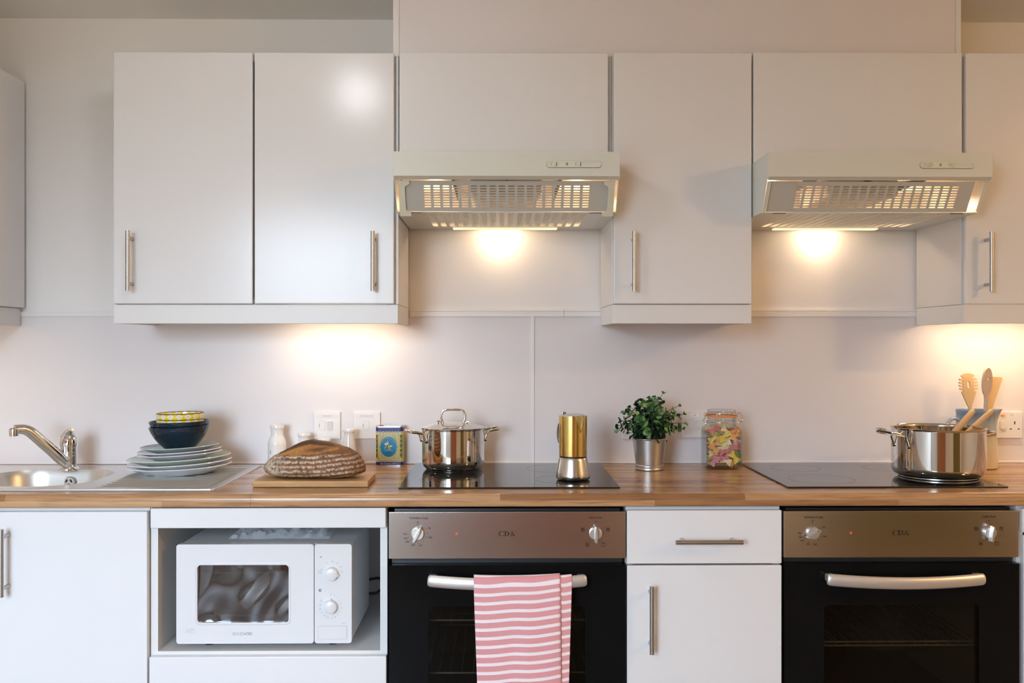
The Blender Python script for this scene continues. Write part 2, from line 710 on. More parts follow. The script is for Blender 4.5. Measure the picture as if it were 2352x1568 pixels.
def m_towel():
    g = NT('red_herringbone_cotton')
    uv = g.n('ShaderNodeUVMap')
    sep = g.n('ShaderNodeSeparateXYZ')
    g.l(uv.outputs[0], sep.inputs[0])
    u, v = sep.outputs['X'], sep.outputs['Y']           # metres
    fr = g.math('FRACT', g.math('DIVIDE', v, 0.0213))
    white = g.math('GREATER_THAN', fr, 0.64)
    zig = g.math('PINGPONG', u, 0.0088)
    w = g.math('ADD', g.math('MULTIPLY', zig, 1.5), v)
    s = g.math('FRACT', g.math('DIVIDE', w, 0.0027))
    th = g.math('GREATER_THAN', s, 0.52)
    red = g.mix(th, srgb(198, 84, 92), srgb(236, 196, 198))
    c = g.mix(white, red, srgb(240, 228, 230))
    g.l(c, g.b.inputs['Base Color'])
    g.b.inputs['Roughness'].default_value = 0.9
    g.b.inputs['Sheen Weight'].default_value = 0.2
    g.bump(s, 0.1, 0.0005)
    return g.m


def m_yellow():
    g = NT('yellow_diamond_glaze')
    uv = g.n('ShaderNodeUVMap')
    sep = g.n('ShaderNodeSeparateXYZ')
    g.l(uv.outputs[0], sep.inputs[0])
    a = g.math('ABSOLUTE', g.math('SUBTRACT', g.math('FRACT', g.math('MULTIPLY', sep.outputs['X'], 17)), 0.5))
    b = g.math('ABSOLUTE', g.math('SUBTRACT', g.math('FRACT', g.math('MULTIPLY', sep.outputs['Y'], 6.0)), 0.5))
    d = g.math('ADD', g.math('MULTIPLY', a, 1.0), g.math('MULTIPLY', b, 0.75))
    out_ = g.math('GREATER_THAN', d, 0.47)
    in_ = g.math('LESS_THAN', d, 0.13)
    f = g.math('MAXIMUM', out_, in_)
    c = g.mix(f, (0.80, 0.78, 0.72), srgb(240, 205, 20))
    g.l(c, g.b.inputs['Base Color'])
    g.b.inputs['Roughness'].default_value = 0.12
    return g.m


def m_jug():
    g = NT('blue_to_cream_glaze')
    sep = g.n('ShaderNodeSeparateXYZ')
    g.l(g.coord(), sep.inputs[0])
    nz = g.noise(g.map(g.coord(), (60, 60, 8)), 1.0, 3)
    z = g.math('ADD', sep.outputs['Z'], g.math('MULTIPLY', g.math('SUBTRACT', nz, 0.5), 0.05))
    c = g.ramp(g.math('MULTIPLY', z, 1 / 0.18), [(0.0, (0.76, 0.68, 0.50)), (0.45, (0.74, 0.70, 0.56)), (0.72, (0.42, 0.50, 0.55)), (0.9, (0.17, 0.24, 0.36)), (0.99, (0.20, 0.25, 0.36))])
    g.l(c, g.b.inputs['Base Color'])
    g.b.inputs['Roughness'].default_value = 0.12
    return g.m


def m_leaf():
    g = NT('eucalyptus_leaf')
    oi = g.n('ShaderNodeObjectInfo')
    sep = g.n('ShaderNodeSeparateXYZ')
    g.l(g.coord(), sep.inputs[0])
    c1 = g.ramp(oi.outputs['Random'], [(0.0, srgb(30, 72, 38)), (0.45, srgb(58, 108, 56)), (0.75, srgb(104, 146, 80)), (1.0, srgb(138, 172, 100))])
    rim = g.math('MULTIPLY', g.math('GREATER_THAN', g.math('ABSOLUTE', sep.outputs['X']), 0.0048), 0.5)
    c = g.mix(rim, c1, srgb(150, 178, 110))
    g.l(c, g.b.inputs['Base Color'])
    g.b.inputs['Roughness'].default_value = 0.45
    g.b.inputs['Subsurface Weight'].default_value = 0.0
    return g.m


M['worktop'] = m_worktop()
M['board'] = m_board()
M['bread'] = m_vcol('bread_crust', 0.75, 0.5, 240)
M['towel'] = m_towel()
M['yellow'] = m_yellow()
M['jug'] = m_jug()
M['leaf'] = m_leaf()
PASTA = [pbr('pasta_pink', (0.62, 0.20, 0.24), 0.5, var=0.1), pbr('pasta_yellow', (0.80, 0.62, 0.10), 0.5, var=0.1),
         pbr('pasta_cream', (0.82, 0.70, 0.42), 0.5, var=0.08), pbr('pasta_orange', (0.80, 0.38, 0.12), 0.5, var=0.1),
         pbr('pasta_green', (0.18, 0.24, 0.07), 0.5, var=0.15)]

# ------------------------------------------------------------------ room shell
WT = 0.91
CEIL = 2.31
X0, X1, YB = -1.80, 3.4, -4.0

bm = B(); box(bm, X0 - .1, X1 + .1, YB - .15, 0.1, -0.05, 0.0); struct('floor', bm, M['floor'])
bm = B(); box(bm, X0 - .1, X1 + .1, YB - .15, 0.1, CEIL, CEIL + 0.06); struct('ceiling', bm, M['ceiling'])
bm = B(); box(bm, X0 - .1, X1 + .1, 0.0, 0.1, 0.0, CEIL); struct('wall_back', bm, M['wall'])
bm = B(); box(bm, X0 - .1, X0, YB, 0.0, 0.0, CEIL); struct('wall_left', bm, M['room'])
bm = B(); box(bm, X1, X1 + .1, YB, 0.0, 0.0, CEIL); struct('wall_right', bm, M['room'])
bm = B()
xs = [X0 - .1, WIN[0][0], WIN[0][1], X1 + .1]
for i in range(3):
    if i == 1:
        a, b, c, d = WIN[0]
        box(bm, a, b, YB - .12, YB, 0.0, c)
        box(bm, a, b, YB - .12, YB, d, CEIL)
    else:
        box(bm, xs[i], xs[i + 1], YB - .12, YB, 0.0, CEIL)
struct('wall_rear', bm, M['room'])
for n, (a, b, c, d) in enumerate(WIN):
    bm = B()
    for (p, q) in ((a, a + .05), (b - .05, b)):
        box(bm, p, q, YB - .09, YB - .03, c, d)
    for (p, q) in ((c, c + .05), (d - .05, d), (c + (d - c) * .66, c + (d - c) * .66 + .035)):
        box(bm, a, b, YB - .09, YB - .03, p, q)
    k = 3 if n == 0 else 1
    for i in range(1, k + 1):
        xm = a + (b - a) * i / (k + 1)
        box(bm, xm - .02, xm + .02, YB - .088, YB - .032, c, d)
    struct('window_%d' % (n + 1), bm, M['trim'])
# unseen doors added in the rear wall to colour the oven panels' reflections
for n, (a, b, leaves_, mt_) in enumerate(((-0.60, 0.76, 2, 'doorwood'), (1.95, 3.15, 2, 'olive'))):
    bm = B()
    w_ = (b - a) / leaves_
    for k in range(leaves_):
        x0_ = a + w_ * k
        box(bm, x0_ + .003, x0_ + w_ - .003, YB, YB + .04, 0.0, 2.02, .004)
        for (z0, z1) in ((0.12, 0.85), (0.98, 1.9)):
            box(bm, x0_ + .10, x0_ + w_ - .10, YB + .04, YB + .052, z0, z1, .006)
    struct('door_%d' % (n + 1), bm, M[mt_])

# boxed-in duct above the cabinets
bm = B(); box(bm, -0.3015, 1.3265, -0.27, 0.0, 2.112, CEIL); struct('wall_duct', bm, M['panel'])
bm = B(); box(bm, -0.307, -0.2896, -0.2735, -0.25, 2.112, CEIL - .001, .001); struct('trim_1', bm, M['trim'])
bm = B(); box(bm, 1.3181, 1.3325, -0.2735, -0.25, 2.112, CEIL - .001, .001); struct('trim_2', bm, M['trim'])
# splashback panels and the trims on them
for (a, b) in ((X0, 0.0975), (0.1065, X1)):
    bm = B(); box(bm, a, b, -0.004, 0.0, WT, 1.378); struct('splashback_panel', bm, M['panel'])
bm = B(); box(bm, 0.0968, 0.1082, -0.0085, 0.0, WT, 1.376, .0015); struct('trim_3', bm, M['trim'])
for n, (a, b) in enumerate(((X0, -1.09), (-0.284, 0.2016), (0.2022, 0.318), (0.716, 1.3255))):
    bm = B()
    box(bm, a, b, -0.009, 0.0, 1.3735, 1.3895, .001)
    if n > 0:
        box(bm, a, b, -0.0075, 0.0, 1.3900, 1.3968, .001)
    struct('trim_%d' % (4 + n), bm, M['trim'])
bm = B(); box(bm, X0, X1, -0.0075, 0.0, WT + .0005, WT + .0065, .001); struct('trim_8', bm, M['trim'])


# ------------------------------------------------------------------ cabinets
def bar_handle(p0, p1, posts, out, parent, r=0.006):
    """bar pull standing off a front; posts: points on the bar; out: vector back to the front"""
    bm = B()
    cyl(bm, p0, p1, r, seg=16)
    for q in posts:
        q = Vector(q)
        cyl(bm, q, q + Vector(out), 0.0052, seg=12)
    return obj('handle', bm, M['handle'], parent, smooth=40)


def door_panel(name, x0, x1, z0, z1, yf, parent, th=0.018, mat='cab', bev=0.003):
    bm = B()
    box(bm, x0, x1, yf, yf + th, z0, z1, bev, 3)
    return obj(name, bm, M[mat], parent, smooth=40)


def wall_cabinet(label, x0, x1, ztop, zbot, doors, pelmet=True, side_light=None):
    """doors: list of (xa, xb, handle_x or None)"""
    t = thing('wall_cabinet', label, 'cabinet', ((x0 + x1) / 2, 0, zbot), 'white wall cabinets')
    bm = B()
    th = 0.016
    low = zbot - 0.055 if pelmet else zbot
    yb = -0.0095
    for (a, b) in ((x0, x0 + th), (x1 - th, x1)):
        box(bm, a, b, -0.300, yb, zbot, ztop - .004, .001, 1)
    box(bm, x0 + th, x1 - th, -0.300, yb, zbot, zbot + th)
    box(bm, x0 + th, x1 - th, -0.300, yb, ztop - .004 - th, ztop - .004)
    box(bm, x0 + th, x1 - th, yb - .006, yb, zbot + th, ztop - .004 - th)
    obj('carcass', bm, M['carcass'], t)
    if pelmet:
        bm = B(); box(bm, x0, x1, -0.312, -0.296, low, zbot - .001, .0015); obj('pelmet', bm, M['carcass'], t, smooth=40)
        for (a, b) in ((x0, x0 + th), (x1 - th, x1)):
            bm = B(); box(bm, a, b, -0.2955, yb, low, zbot - .001, .001, 1); obj('side_pelmet', bm, M['carcass'], t)
    for (a, b, hx) in doors:
        d = door_panel('door', a, b, zbot + .0005, ztop, -0.320, t)
        if hx is not None:
            ht, hb = 1.6025, 1.4355
            side = 1
            bar_handle((hx, -0.355, hb), (hx, -0.355, ht), [(hx, -0.355, hb + .02), (hx, -0.355, ht - .02)], (0, 0.036, 0), d)
    return t


wall_cabinet('wide white wall cabinet with two doors above the sink and bread', -1.089, -0.2885, 2.1085, 1.4003,
             [(-1.0867, -0.6966, -1.0328), (-0.6917, -0.299, -0.3544)])
wall_cabinet('white flap cabinet above the extractor hood with curved end brackets', -0.2865, 0.3165, 2.1105, 1.795,
             [(-0.2843, 0.3058, None)], pelmet=False)
wall_cabinet('single-door white wall cabinet between the two extractor hoods', 0.3175, 0.7143, 2.1125, 1.4008,
             [(0.3213, 0.7133, 0.3748)])
wall_cabinet('white flap cabinet above the extractor hood on the right', 0.7155, 1.3175, 2.1150, 1.795,
             [(0.7183, 1.3127, None)], pelmet=False)
wall_cabinet('white wall cabinet above the stoneware jug, cut by the right edge', 1.3190, 1.76, 2.1150, 1.4013,
             [(1.3235, 1.757, 1.3791)])

# the run on the left wall: doors face the room
t = thing('wall_cabinet', 'cream-lit white wall cabinet turned sideways on the left wall', 'cabinet', (-1.64, -0.35, 1.40), 'white wall cabinets')
bm = B()
box(bm, -1.797, -1.505, -0.80, -0.012, 1.40, 2.103, .001, 1)
obj('carcass', bm, M['carcass'], t)
for (a, b) in ((-0.404, -0.012), (-0.80, -0.408)):
    bm = B(); box(bm, -1.5045, -1.4865, a, b, 1.4005, 2.1075, .003, 3); obj('door', bm, M['cab'], t, smooth=40)
bm = B(); box(bm, -1.517, -1.500, -0.80, -0.012, 1.345, 1.3995, .0015); obj('pelmet', bm, M['carcass'], t, smooth=40)


def strip_light(label, x0, x1, y, z, power, size, axis='x'):
    cx = (x0 + x1) / 2
    t = thing('under_cabinet_light', label, 'light', (cx, y, z), 'under-cabinet strip lights')
    bm = B(); box(bm, x0, x1, y - .016, y + .016, z - .010, z, .002); obj('housing', bm, M['carcass'], t)
    bm = B(); tube(bm, [(x0 + .015, y, z - .017), (x1 - .015, y, z - .017)], 0.0065, 12); obj('tube', bm, M['tube'], t, smooth=60)
    light('strip_lamp', 'AREA', (cx, y, z - .027), power, WARM, t, shape='RECTANGLE', size=x1 - x0 - .03, size_y=0.02)
    return t


strip_light('lit strip light tucked under the two-door wall cabinet', -0.66, -0.33, -0.11, 1.400, P_STRIP, .3)
strip_light('lit strip light under the wall cabinet at the right edge', 1.36, 1.72, -0.13, 1.400, P_STRIP * 2.0, .3)
strip_light('lit strip light under the sideways cabinet on the left wall', -1.76, -1.56, -0.35, 1.399, P_STRIP * 0.8, .3)


def base_front(name, x0, x1, z0, z1, parent, yf=-0.600):
    return door_panel(name, x0, x1, z0, z1, yf, parent, bev=0.0025)


def carcass(t, x0, x1, ztop, shelf=None, depth=0.58, open_z=None):
    bm = B(); th = 0.018
    for (a, b) in ((x0, x0 + th), (x1 - th, x1)):
        box(bm, a, b, -depth, -0.02, 0.12, ztop)
    box(bm, x0 + th, x1 - th, -depth, -0.02, 0.12, 0.138)
    box(bm, x0 + th, x1 - th, -0.030, -0.02, 0.138, ztop)
    box(bm, x0 + th, x1 - th, -depth, -depth + .09, ztop - th, ztop)
    if shelf is not None:
        box(bm, x0 + th, x1 - th, -depth, -0.030, shelf - th, shelf)
        box(bm, x0 + th, x1 - th, -depth + .09, -0.030, ztop - th, ztop)
    obj('carcass', bm, M['carcass'], t)
    bm = B(); box(bm, x0, x1, -0.53, -0.515, 0.0, 0.118); obj('plinth', bm, M['cab'], t)


t = thing('sink_cabinet', 'white base cabinet with bar handle under the sink', 'cabinet', (-1.187, -0.3, 0), 'white base cabinets')
bm = B()
box(bm, -1.486, -1.468, -.58, -.02, .12, .8745); box(bm, -0.906, -0.888, -.58, -.02, .12, .8745)
box(bm, -1.468, -0.906, -.58, -.02, .12, .138); box(bm, -1.468, -0.906, -.03, -.02, .138, .8745); box(bm, -1.468, -0.906, -.58, -.562, .85, .8745)
obj('carcass', bm, M['carcass'], t)
bm = B(); box(bm, -1.486, -0.888, -0.53, -0.515, 0.0, 0.118); obj('plinth', bm, M['cab'], t)
d = base_front('door', -1.287, -0.8881, 0.135, 0.8665, t)
bar_handle((-1.2345, -0.635, 0.6616), (-1.2345, -0.635, 0.8293), [(-1.2345, -0.635, 0.6816), (-1.2345, -0.635, 0.8093)], (0, .036, 0), d)
base_front('door', -1.486, -1.2895, 0.135, 0.8665, t)

t = thing('microwave_cabinet', 'open white base cabinet with a shelf niche holding the microwave', 'cabinet', (-0.587, -0.3, 0), 'white base cabinets')
carcass(t, -0.886, -0.287, 0.8745, shelf=0.5085)
base_front('fascia', -0.8805, -0.2885, 0.8240, 0.8745, t)
base_front('drawer', -0.8835, -0.2870, 0.135, 0.5000, t)

t = thing('drawer_cabinet', 'white base cabinet with a drawer over a door, between the ovens', 'cabinet', (0.517, -0.3, 0), 'white base cabinets')
carcass(t, 0.3205, 0.7145, 0.8745)
d = base_front('drawer', 0.3215, 0.7150, 0.7310, 0.8665, t)
bar_handle((0.4388, -0.635, 0.7925), (0.6074, -0.635, 0.7925), [(0.4588, -0.635, 0.7925), (0.5874, -0.635, 0.7925)], (0, .036, 0), d)
d = base_front('door', 0.3215, 0.7150, 0.135, 0.7268, t)
bar_handle((0.3794, -0.635, 0.5134), (0.3794, -0.635, 0.6826), [(0.3794, -0.635, 0.5334), (0.3794, -0.635, 0.6626)], (0, .036, 0), d)

t = thing('end_cabinet', 'white base cabinet sliver right of the right-hand oven', 'cabinet', (1.6, -0.3, 0), 'white base cabinets')
carcass(t, 1.3235, 1.92, 0.8745)
base_front('drawer', 1.330, 1.918, 0.8080, 0.8690, t)
base_front('door', 1.334, 1.918, 0.135, 0.8000, t, yf=-0.597)

# ------------------------------------------------------------------ worktop: two lengths with a butt joint, front edge rolled
NOSE = [(-0.020, 0.9100), (-0.592, 0.9100), (-0.600, 0.9085), (-0.6055, 0.9040), (-0.6075, 0.8975), (-0.6075, 0.8830), (-0.6050, 0.8785), (-0.6000, 0.8765), (-0.0200, 0.8765)]


def worktop(label, x0, x1, hole=None, base=None):
    bm = B()

    def run(a, b, prof):
        A = ring(bm, [(a, y, z) for (y, z) in prof]); C = ring(bm, [(b, y, z) for (y, z) in prof])
        bridge(bm, A, C)
        bm.faces.new(A); bm.faces.new(C)
    if hole:
        hx0, hx1, hy0, hy1 = hole
        run(x0, hx0, NOSE); run(hx1, x1, NOSE)
        front = [(hy0, 0.91)] + NOSE[1:8] + [(hy0, 0.8765)]
        back = [(-0.020, 0.91), (hy1, 0.91), (hy1, 0.8765), (-0.020, 0.8765)]
        run(hx0, hx1, front); run(hx0, hx1, back)
    else:
        run(x0, x1, NOSE)
    box(bm, x0, x1, -0.020, -0.0045, 0.8765, 0.91)
    o = obj('worktop', bm, M['worktop'], None, smooth=35)
    return tag(o, label, 'worktop')


worktop('wood-effect laminate worktop length around the steel sink', X0 + .002, -0.6275, hole=(-1.70, -0.755, -0.512, -0.078))
worktop('wood-effect laminate worktop length carrying both black hobs', -0.6270, 2.6)


# ------------------------------------------------------------------ hobs
def hob(label, x0, x1):
    t = thing('ceramic_hob', label, 'hob', ((x0 + x1) / 2, -0.28, WT), 'black ceramic hobs')
    bm = B(); box(bm, x0, x1, -0.522, -0.022, WT + .0003, WT + .0045, .0012); obj('glass_top', bm, M['hobglass'], t, smooth=40)
    ringm = pbr('hob_print', (0.045, 0.045, 0.045), 0.2)
    for (dx, y, r) in ((0.135, -0.155, .072), (0.135, -0.385, .09), (0.435, -0.155, .09), (0.435, -0.385, .072)):
        bm = B()
        a = ring(bm, [(x0 + dx + r * math.cos(2 * PI * i / 56), y + r * math.sin(2 * PI * i / 56), WT + .0047) for i in range(56)])
        b = ring(bm, [(x0 + dx + (r - .0015) * math.cos(2 * PI * i / 56), y + (r - .0015) * math.sin(2 * PI * i / 56), WT + .0047) for i in range(56)])
        bridge(bm, a, b)
        obj('cooking_zone_ring', bm, ringm, t)
    return t


hob('black ceramic hob under the lidded saucepan and gold moka pot', -0.2656, 0.3138)
hob('black ceramic hob under the open saucepan with wooden handles', 0.7540, 1.3360)


# ------------------------------------------------------------------ extractor hoods
def slot_plate(bm, u0, u1, v0, v1, ncol, nrow, su0, su1, sv0, sv1, sw, sh, fn):
    """plate with a field of real oval slots; fn(u, v) gives the 3D point"""
    pu = (su1 - su0) / ncol
    pv = (sv1 - sv0) / nrow

    def quad(a, b, c, d):
        bm.faces.new([bm.verts.new(fn(*p)) for p in (a, b, c, d)])
    quad((u0, v0), (su0, v0), (su0, v1), (u0, v1))
    quad((su1, v0), (u1, v0), (u1, v1), (su1, v1))
    quad((su0, v0), (su1, v0), (su1, sv0), (su0, sv0))
    quad((su0, sv1), (su1, sv1), (su1, v1), (su0, v1))
    hw, hh = sw / 2, sh / 2
    inner = []
    for (cx, a0) in ((hw - hh, -90), (-(hw - hh), 90)):
        for k in range(4):
            a = R(a0 + 180 * k / 3)
            inner.append((cx + hh * math.cos(a), hh * math.sin(a)))
    X, Y = pu / 2, pv / 2
    outer = [(inner[0][0], -Y), (X, -Y), (X, Y), (inner[3][0], Y), (inner[4][0], Y), (-X, Y), (-X, -Y), (inner[7][0], -Y)]
    for i in range(ncol):
        for j in range(nrow):
            cx, cy = su0 + pu * (i + .5), sv0 + pv * (j + .5)
            vi = [bm.verts.new(fn(cx + p[0], cy + p[1])) for p in inner]
            vo = [bm.verts.new(fn(cx + p[0], cy + p[1])) for p in outer]
            for k in range(8):
                bm.faces.new((vo[k], vo[(k + 1) % 8], vi[(k + 1) % 8], vi[k]))


def hood(label, x0, brackets, lampx, slots, inside):
    x1 = x0 + 0.602
    zt, zl, zb = 1.7995, 1.7285, 1.6480
    t = thing('extractor_hood', label, 'extractor hood', ((x0 + x1) / 2, 0, zb), 'white visor extractor hoods')
    # casing: sides, fascia with a sloped lip, top, back, rear strip of the underside
    bm = B()
    side = [(-0.475, zt), (-0.475, 1.7345), (-0.470, zl), (-0.4555, zl), (-0.402, zb), (-0.010, zb), (-0.010, zt)]
    for (a, b) in ((x0, x0 + .0025), (x1 - .0025, x1)):
        A = ring(bm, [(a, y, z) for (y, z) in side]); C = ring(bm, [(b, y, z) for (y, z) in side])
        bridge(bm, A, C); bm.faces.new(A); bm.faces.new(C)
    lip = [(-0.475, zt), (-0.475, 1.7350), (-0.4715, 1.7330), (-0.463, 1.7275), (-0.4585, 1.7275), (-0.4585, zt)]
    A = ring(bm, [(x0 + .0025, y, z) for (y, z) in lip]); C = ring(bm, [(x1 - .0025, y, z) for (y, z) in lip])
    bridge(bm, A, C); bm.faces.new(A); bm.faces.new(C)
    box(bm, x0 + .0025, x1 - .0025, -0.4585, -0.010, zt - .002, zt)
    box(bm, x0 + .0025, x1 - .0025, -0.013, -0.010, zb, zt - .002)
    obj('casing', bm, M['hood'], t, smooth=30)
    bm = B()
    box(bm, x0 + .0025, x1 - .0025, -0.065, -0.013, zb, zb + .002)
    box(bm, x0 + .0025, x0 + .03, -0.402, -0.065, zb, zb + .002)
    box(bm, x1 - .03, x1 - .0025, -0.402, -0.065, zb, zb + .002)
    obj('underside_frame', bm, M['hood'], t)
    # inner filter deck, seen through the slots
    bm = B()
    box(bm, x0 + .004, x1 - .004, -0.44, -0.014, 1.755, 1.757)
    box(bm, x0 + .20, x0 + .40, -0.36, -0.10, 1.700, 1.754, .01)
    obj('filter_deck', bm, M['hood_in'], t)
    bm = B()
    for k in range(3):
        xx = x0 + .15 + .15 * k
        box(bm, xx, xx + .003, -0.43, -0.05, 1.735, 1.7545)
    tube(bm, [(x0 + .02, -0.40, 1.742), (x1 - .02, -0.40, 1.742)], .002, 8)
    obj('filter_wire', bm, M['dark'], t)
    # sloping perforated visor
    vx0, vx1 = (x0 + .020, x1 - .020) if brackets else (x0 + .008, x1 - .036)
    A_, Bv = Vector((0, -0.4535, 1.7255)), Vector((0, -0.4035, 1.6505))
    vl = (Bv - A_).length
    bm = B()
    slot_plate(bm, vx0, vx1, 0, vl, 18, 9, x0 + slots[0], x0 + slots[1], .012, .080, .0187, .0043,
               lambda u, v: (u, A_.y + (Bv.y - A_.y) * v / vl, A_.z + (Bv.z - A_.z) * v / vl))
    o = obj('visor_grille', bm, M['visor'], t)
    mod_solid(o, .0012, 1)
    # perforated underside
    bm = B()
    slot_plate(bm, x0 + .03, x1 - .03, -0.402, -0.065, 18, 22, x0 + slots[0], x0 + slots[1], -0.385, -0.085, .0187, .0085,
               lambda u, v: (u, v, zb + .001))
    o = obj('underside_grille', bm, M['hood'], t)
    mod_solid(o, .0012, 0)
    for sx in (x0 + .035, x1 - .075):
        bm = B(); box(bm, sx, sx + .035, -0.396, -0.391, zb - .0015, zb + .0002); obj('latch', bm, M['edge_dark'], t)
    # C-shaped end brackets hold the visor
    N = Vector((0, -(Bv.z - A_.z) * -1, 0))
    dirv = (Bv - A_) / vl
    nrm = Vector((0, dirv.z, -dirv.y))
    if nrm.y > 0:
        nrm = -nrm
    for s in (-1, 1):
        bm = B()
        xe = x0 + .010 if s < 0 else x1 - .010
        if brackets:
            w1, w2, c = .030, .017, .008
            pts = [(0, -.002), (w1, -.002), (w1, .008)] + [(w1 - .002, .009), (w2 + .004, .012), (w2 + .001, .016), (w2, .022)] + \
                  [(w2, vl - .012), (w2 + .001, vl - .006), (w2 + .004, vl - .002), (w1 - .002, vl + .001), (w1, vl + .002), (w1, vl + .012), (0, vl + .012)]
        else:
            w1 = .010
            pts = [(0, -.001), (w1, -.001), (w1, vl - .006), (0, vl + .002)]
            xe = x0 + .0026 if s < 0 else x1 - .0026
        flat(bm, [pts], lambda u, v, w: tuple(Vector((xe - s * u, 0, 0)) + A_ + dirv * v + nrm * (.002 + w)), .004)
        obj('end_bracket', bm, M['cream'] if brackets else M['hood'], t)
    # slider controls
    c0 = x0 + .4065
    fy = -0.4752
    bm = B()
    flat(bm, [rr(c0, c0 + .146, 1.7580, 1.7750, .0084, 6), rr(c0 + .0032, c0 + .034, 1.7612, 1.7718, .005, 5),
              rr(c0 + .075, c0 + .1428, 1.7612, 1.7718, .005, 5)], XZ(fy), .0022)
    cp = obj('control_panel', bm, M['cream'], t)
    bm = B(); flat(bm, [rr(c0 - .0008, c0 + .1468, 1.7568, 1.7756, .0093, 6)], XZ(fy + .0001), .0008); obj('panel_outline_shadow', bm, M['edge_dark'], cp)  # dark backing plate paints the outline shadow round the control panel
    for (a, b) in ((.003, .0345), (.0748, .143)):
        bm = B()
        dec(bm, [(c0 + a, 1.7611), (c0 + b, 1.7611), (c0 + b, 1.7719), (c0 + a, 1.7719)], fy - .0009)
        obj('slider_track', bm, M['hood'], cp)
    for xx in (.0215, .0855):
        bm = B(); box(bm, c0 + xx, c0 + xx + .0038, fy - .005, fy - .0003, 1.7616, 1.7716, .0006); obj('slider', bm, M['cream'], cp)
        for (p_, q_) in ((.0042, .0062), (-.0092, -.0084)):
            bm = B()
            dec(bm, [(c0 + xx + p_, 1.7614), (c0 + xx + q_, 1.7614), (c0 + xx + q_, 1.7716), (c0 + xx + p_, 1.7716)], fy - .0011)
            obj('slider_slot', bm, M['edge_dark'], cp)
    bm = B()
    for k, (w, zz) in enumerate(((.0052, 1.7694), (.0072, 1.7665), (.0052, 1.7636))):
        dec(bm, [(c0 + .0545 - w / 2, zz - .0007), (c0 + .0545 + w / 2, zz - .0007), (c0 + .0545 + w / 2, zz + .0007), (c0 + .0545 - w / 2, zz + .0007)], fy - .0024)
    obj('symbol', bm, M['dark'], cp)
    # lamp lens and bulb
    bm = B(); box(bm, x0 + .137, x0 + .460, -0.062, -0.030, zb - .004, zb - .0002, .001); obj('lamp_lens', bm, M['lamp_lens'], t)
    light('hood_lamp', 'SPOT', (lampx, -0.040, zb - .0085), P_HOOD, WARM, t, shadow_soft_size=0.012, spot_size=R(179), spot_blend=0.08, rot=(R(22), 0, 0))
    for xx in inside:
        light('hood_inner_lamp', 'POINT', (x0 + xx, -0.16, zb + .055), P_HOOD_IN / len(inside), (1.0, .62, .38), t, shadow_soft_size=0.02)
    return t


hood('white extractor hood with curved end brackets, above the left-hand oven', -0.2830, True, 0.000, (.074, .528), (.09, .51))
hood('white extractor hood with an open side gap, above the right-hand oven', 0.7165, False, 1.005, (.083, .530), (.09, .5))


# ------------------------------------------------------------------ ovens
def serif_mark(bm, cx, cz, h, y):
    """the three capitals C D A in a bold serif hand, with hairlines between"""
    w = h * 1.02
    x = cx - 1.55 * w

    def cres(ax, az, ro, ri, sh, a0, a1, n=18):
        po = [(ax + ro * math.cos(R(a0 + (a1 - a0) * i / n)), az + ro * math.sin(R(a0 + (a1 - a0) * i / n))) for i in range(n + 1)]
        pi_ = [(ax + sh + ri * .80 * math.cos(R(a0 + (a1 - a0) * i / n)), az + ri * math.sin(R(a0 + (a1 - a0) * i / n))) for i in range(n + 1)]
        for i in range(n):
            dec(bm, [po[i], po[i + 1], pi_[i + 1], pi_[i]], y)
    cz0 = cz - h / 2
    # C
    cres(x + w * .5, cz, h * .5, h * .45, w * .03, 42, 318)
    dec(bm, [(x + w * .80, cz + h * .50), (x + w * .87, cz + h * .50), (x + w * .87, cz + h * .16), (x + w * .80, cz + h * .22)], y)
    dec(bm, [(x + w * .82, cz - h * .22), (x + w * .88, cz - h * .20), (x + w * .84, cz - h * .40), (x + w * .78, cz - h * .40)], y)
    # D
    x += 1.05 * w
    dec(bm, [(x + w * .12, cz0), (x + w * .30, cz0), (x + w * .30, cz0 + h), (x + w * .12, cz0 + h)], y)
    dec(bm, [(x, cz0), (x + w * .42, cz0), (x + w * .42, cz0 + h * .06), (x, cz0 + h * .06)], y)
    dec(bm, [(x, cz0 + h * .94), (x + w * .42, cz0 + h * .94), (x + w * .42, cz0 + h), (x, cz0 + h)], y)
    cres(x + w * .42, cz, h * .5, h * .45, -w * .06, -90, 90)
    # A
    x += 1.05 * w
    dec(bm, [(x + w * .47, cz0 + h), (x + w * .53, cz0 + h), (x + w * .92, cz0), (x + w * .72, cz0)], y)
    dec(bm, [(x + w * .47, cz0 + h), (x + w * .50, cz0 + h * .90), (x + w * .19, cz0), (x + w * .12, cz0)], y)
    dec(bm, [(x + w * .27, cz0 + h * .28), (x + w * .70, cz0 + h * .28), (x + w * .68, cz0 + h * .34), (x + w * .29, cz0 + h * .34)], y)
    dec(bm, [(x, cz0), (x + w * .32, cz0), (x + w * .32, cz0 + h * .05), (x, cz0 + h * .05)], y)
    dec(bm, [(x + w * .62, cz0), (x + w * 1.02, cz0), (x + w * 1.02, cz0 + h * .05), (x + w * .62, cz0 + h * .05)], y)
    for k in (-1.64, -.54, .56, 1.60):
        stroke(bm, [(cx + k * w, cz0 - h * .15), (cx + k * w, cz0 + h * 1.15)], h * .03, y)


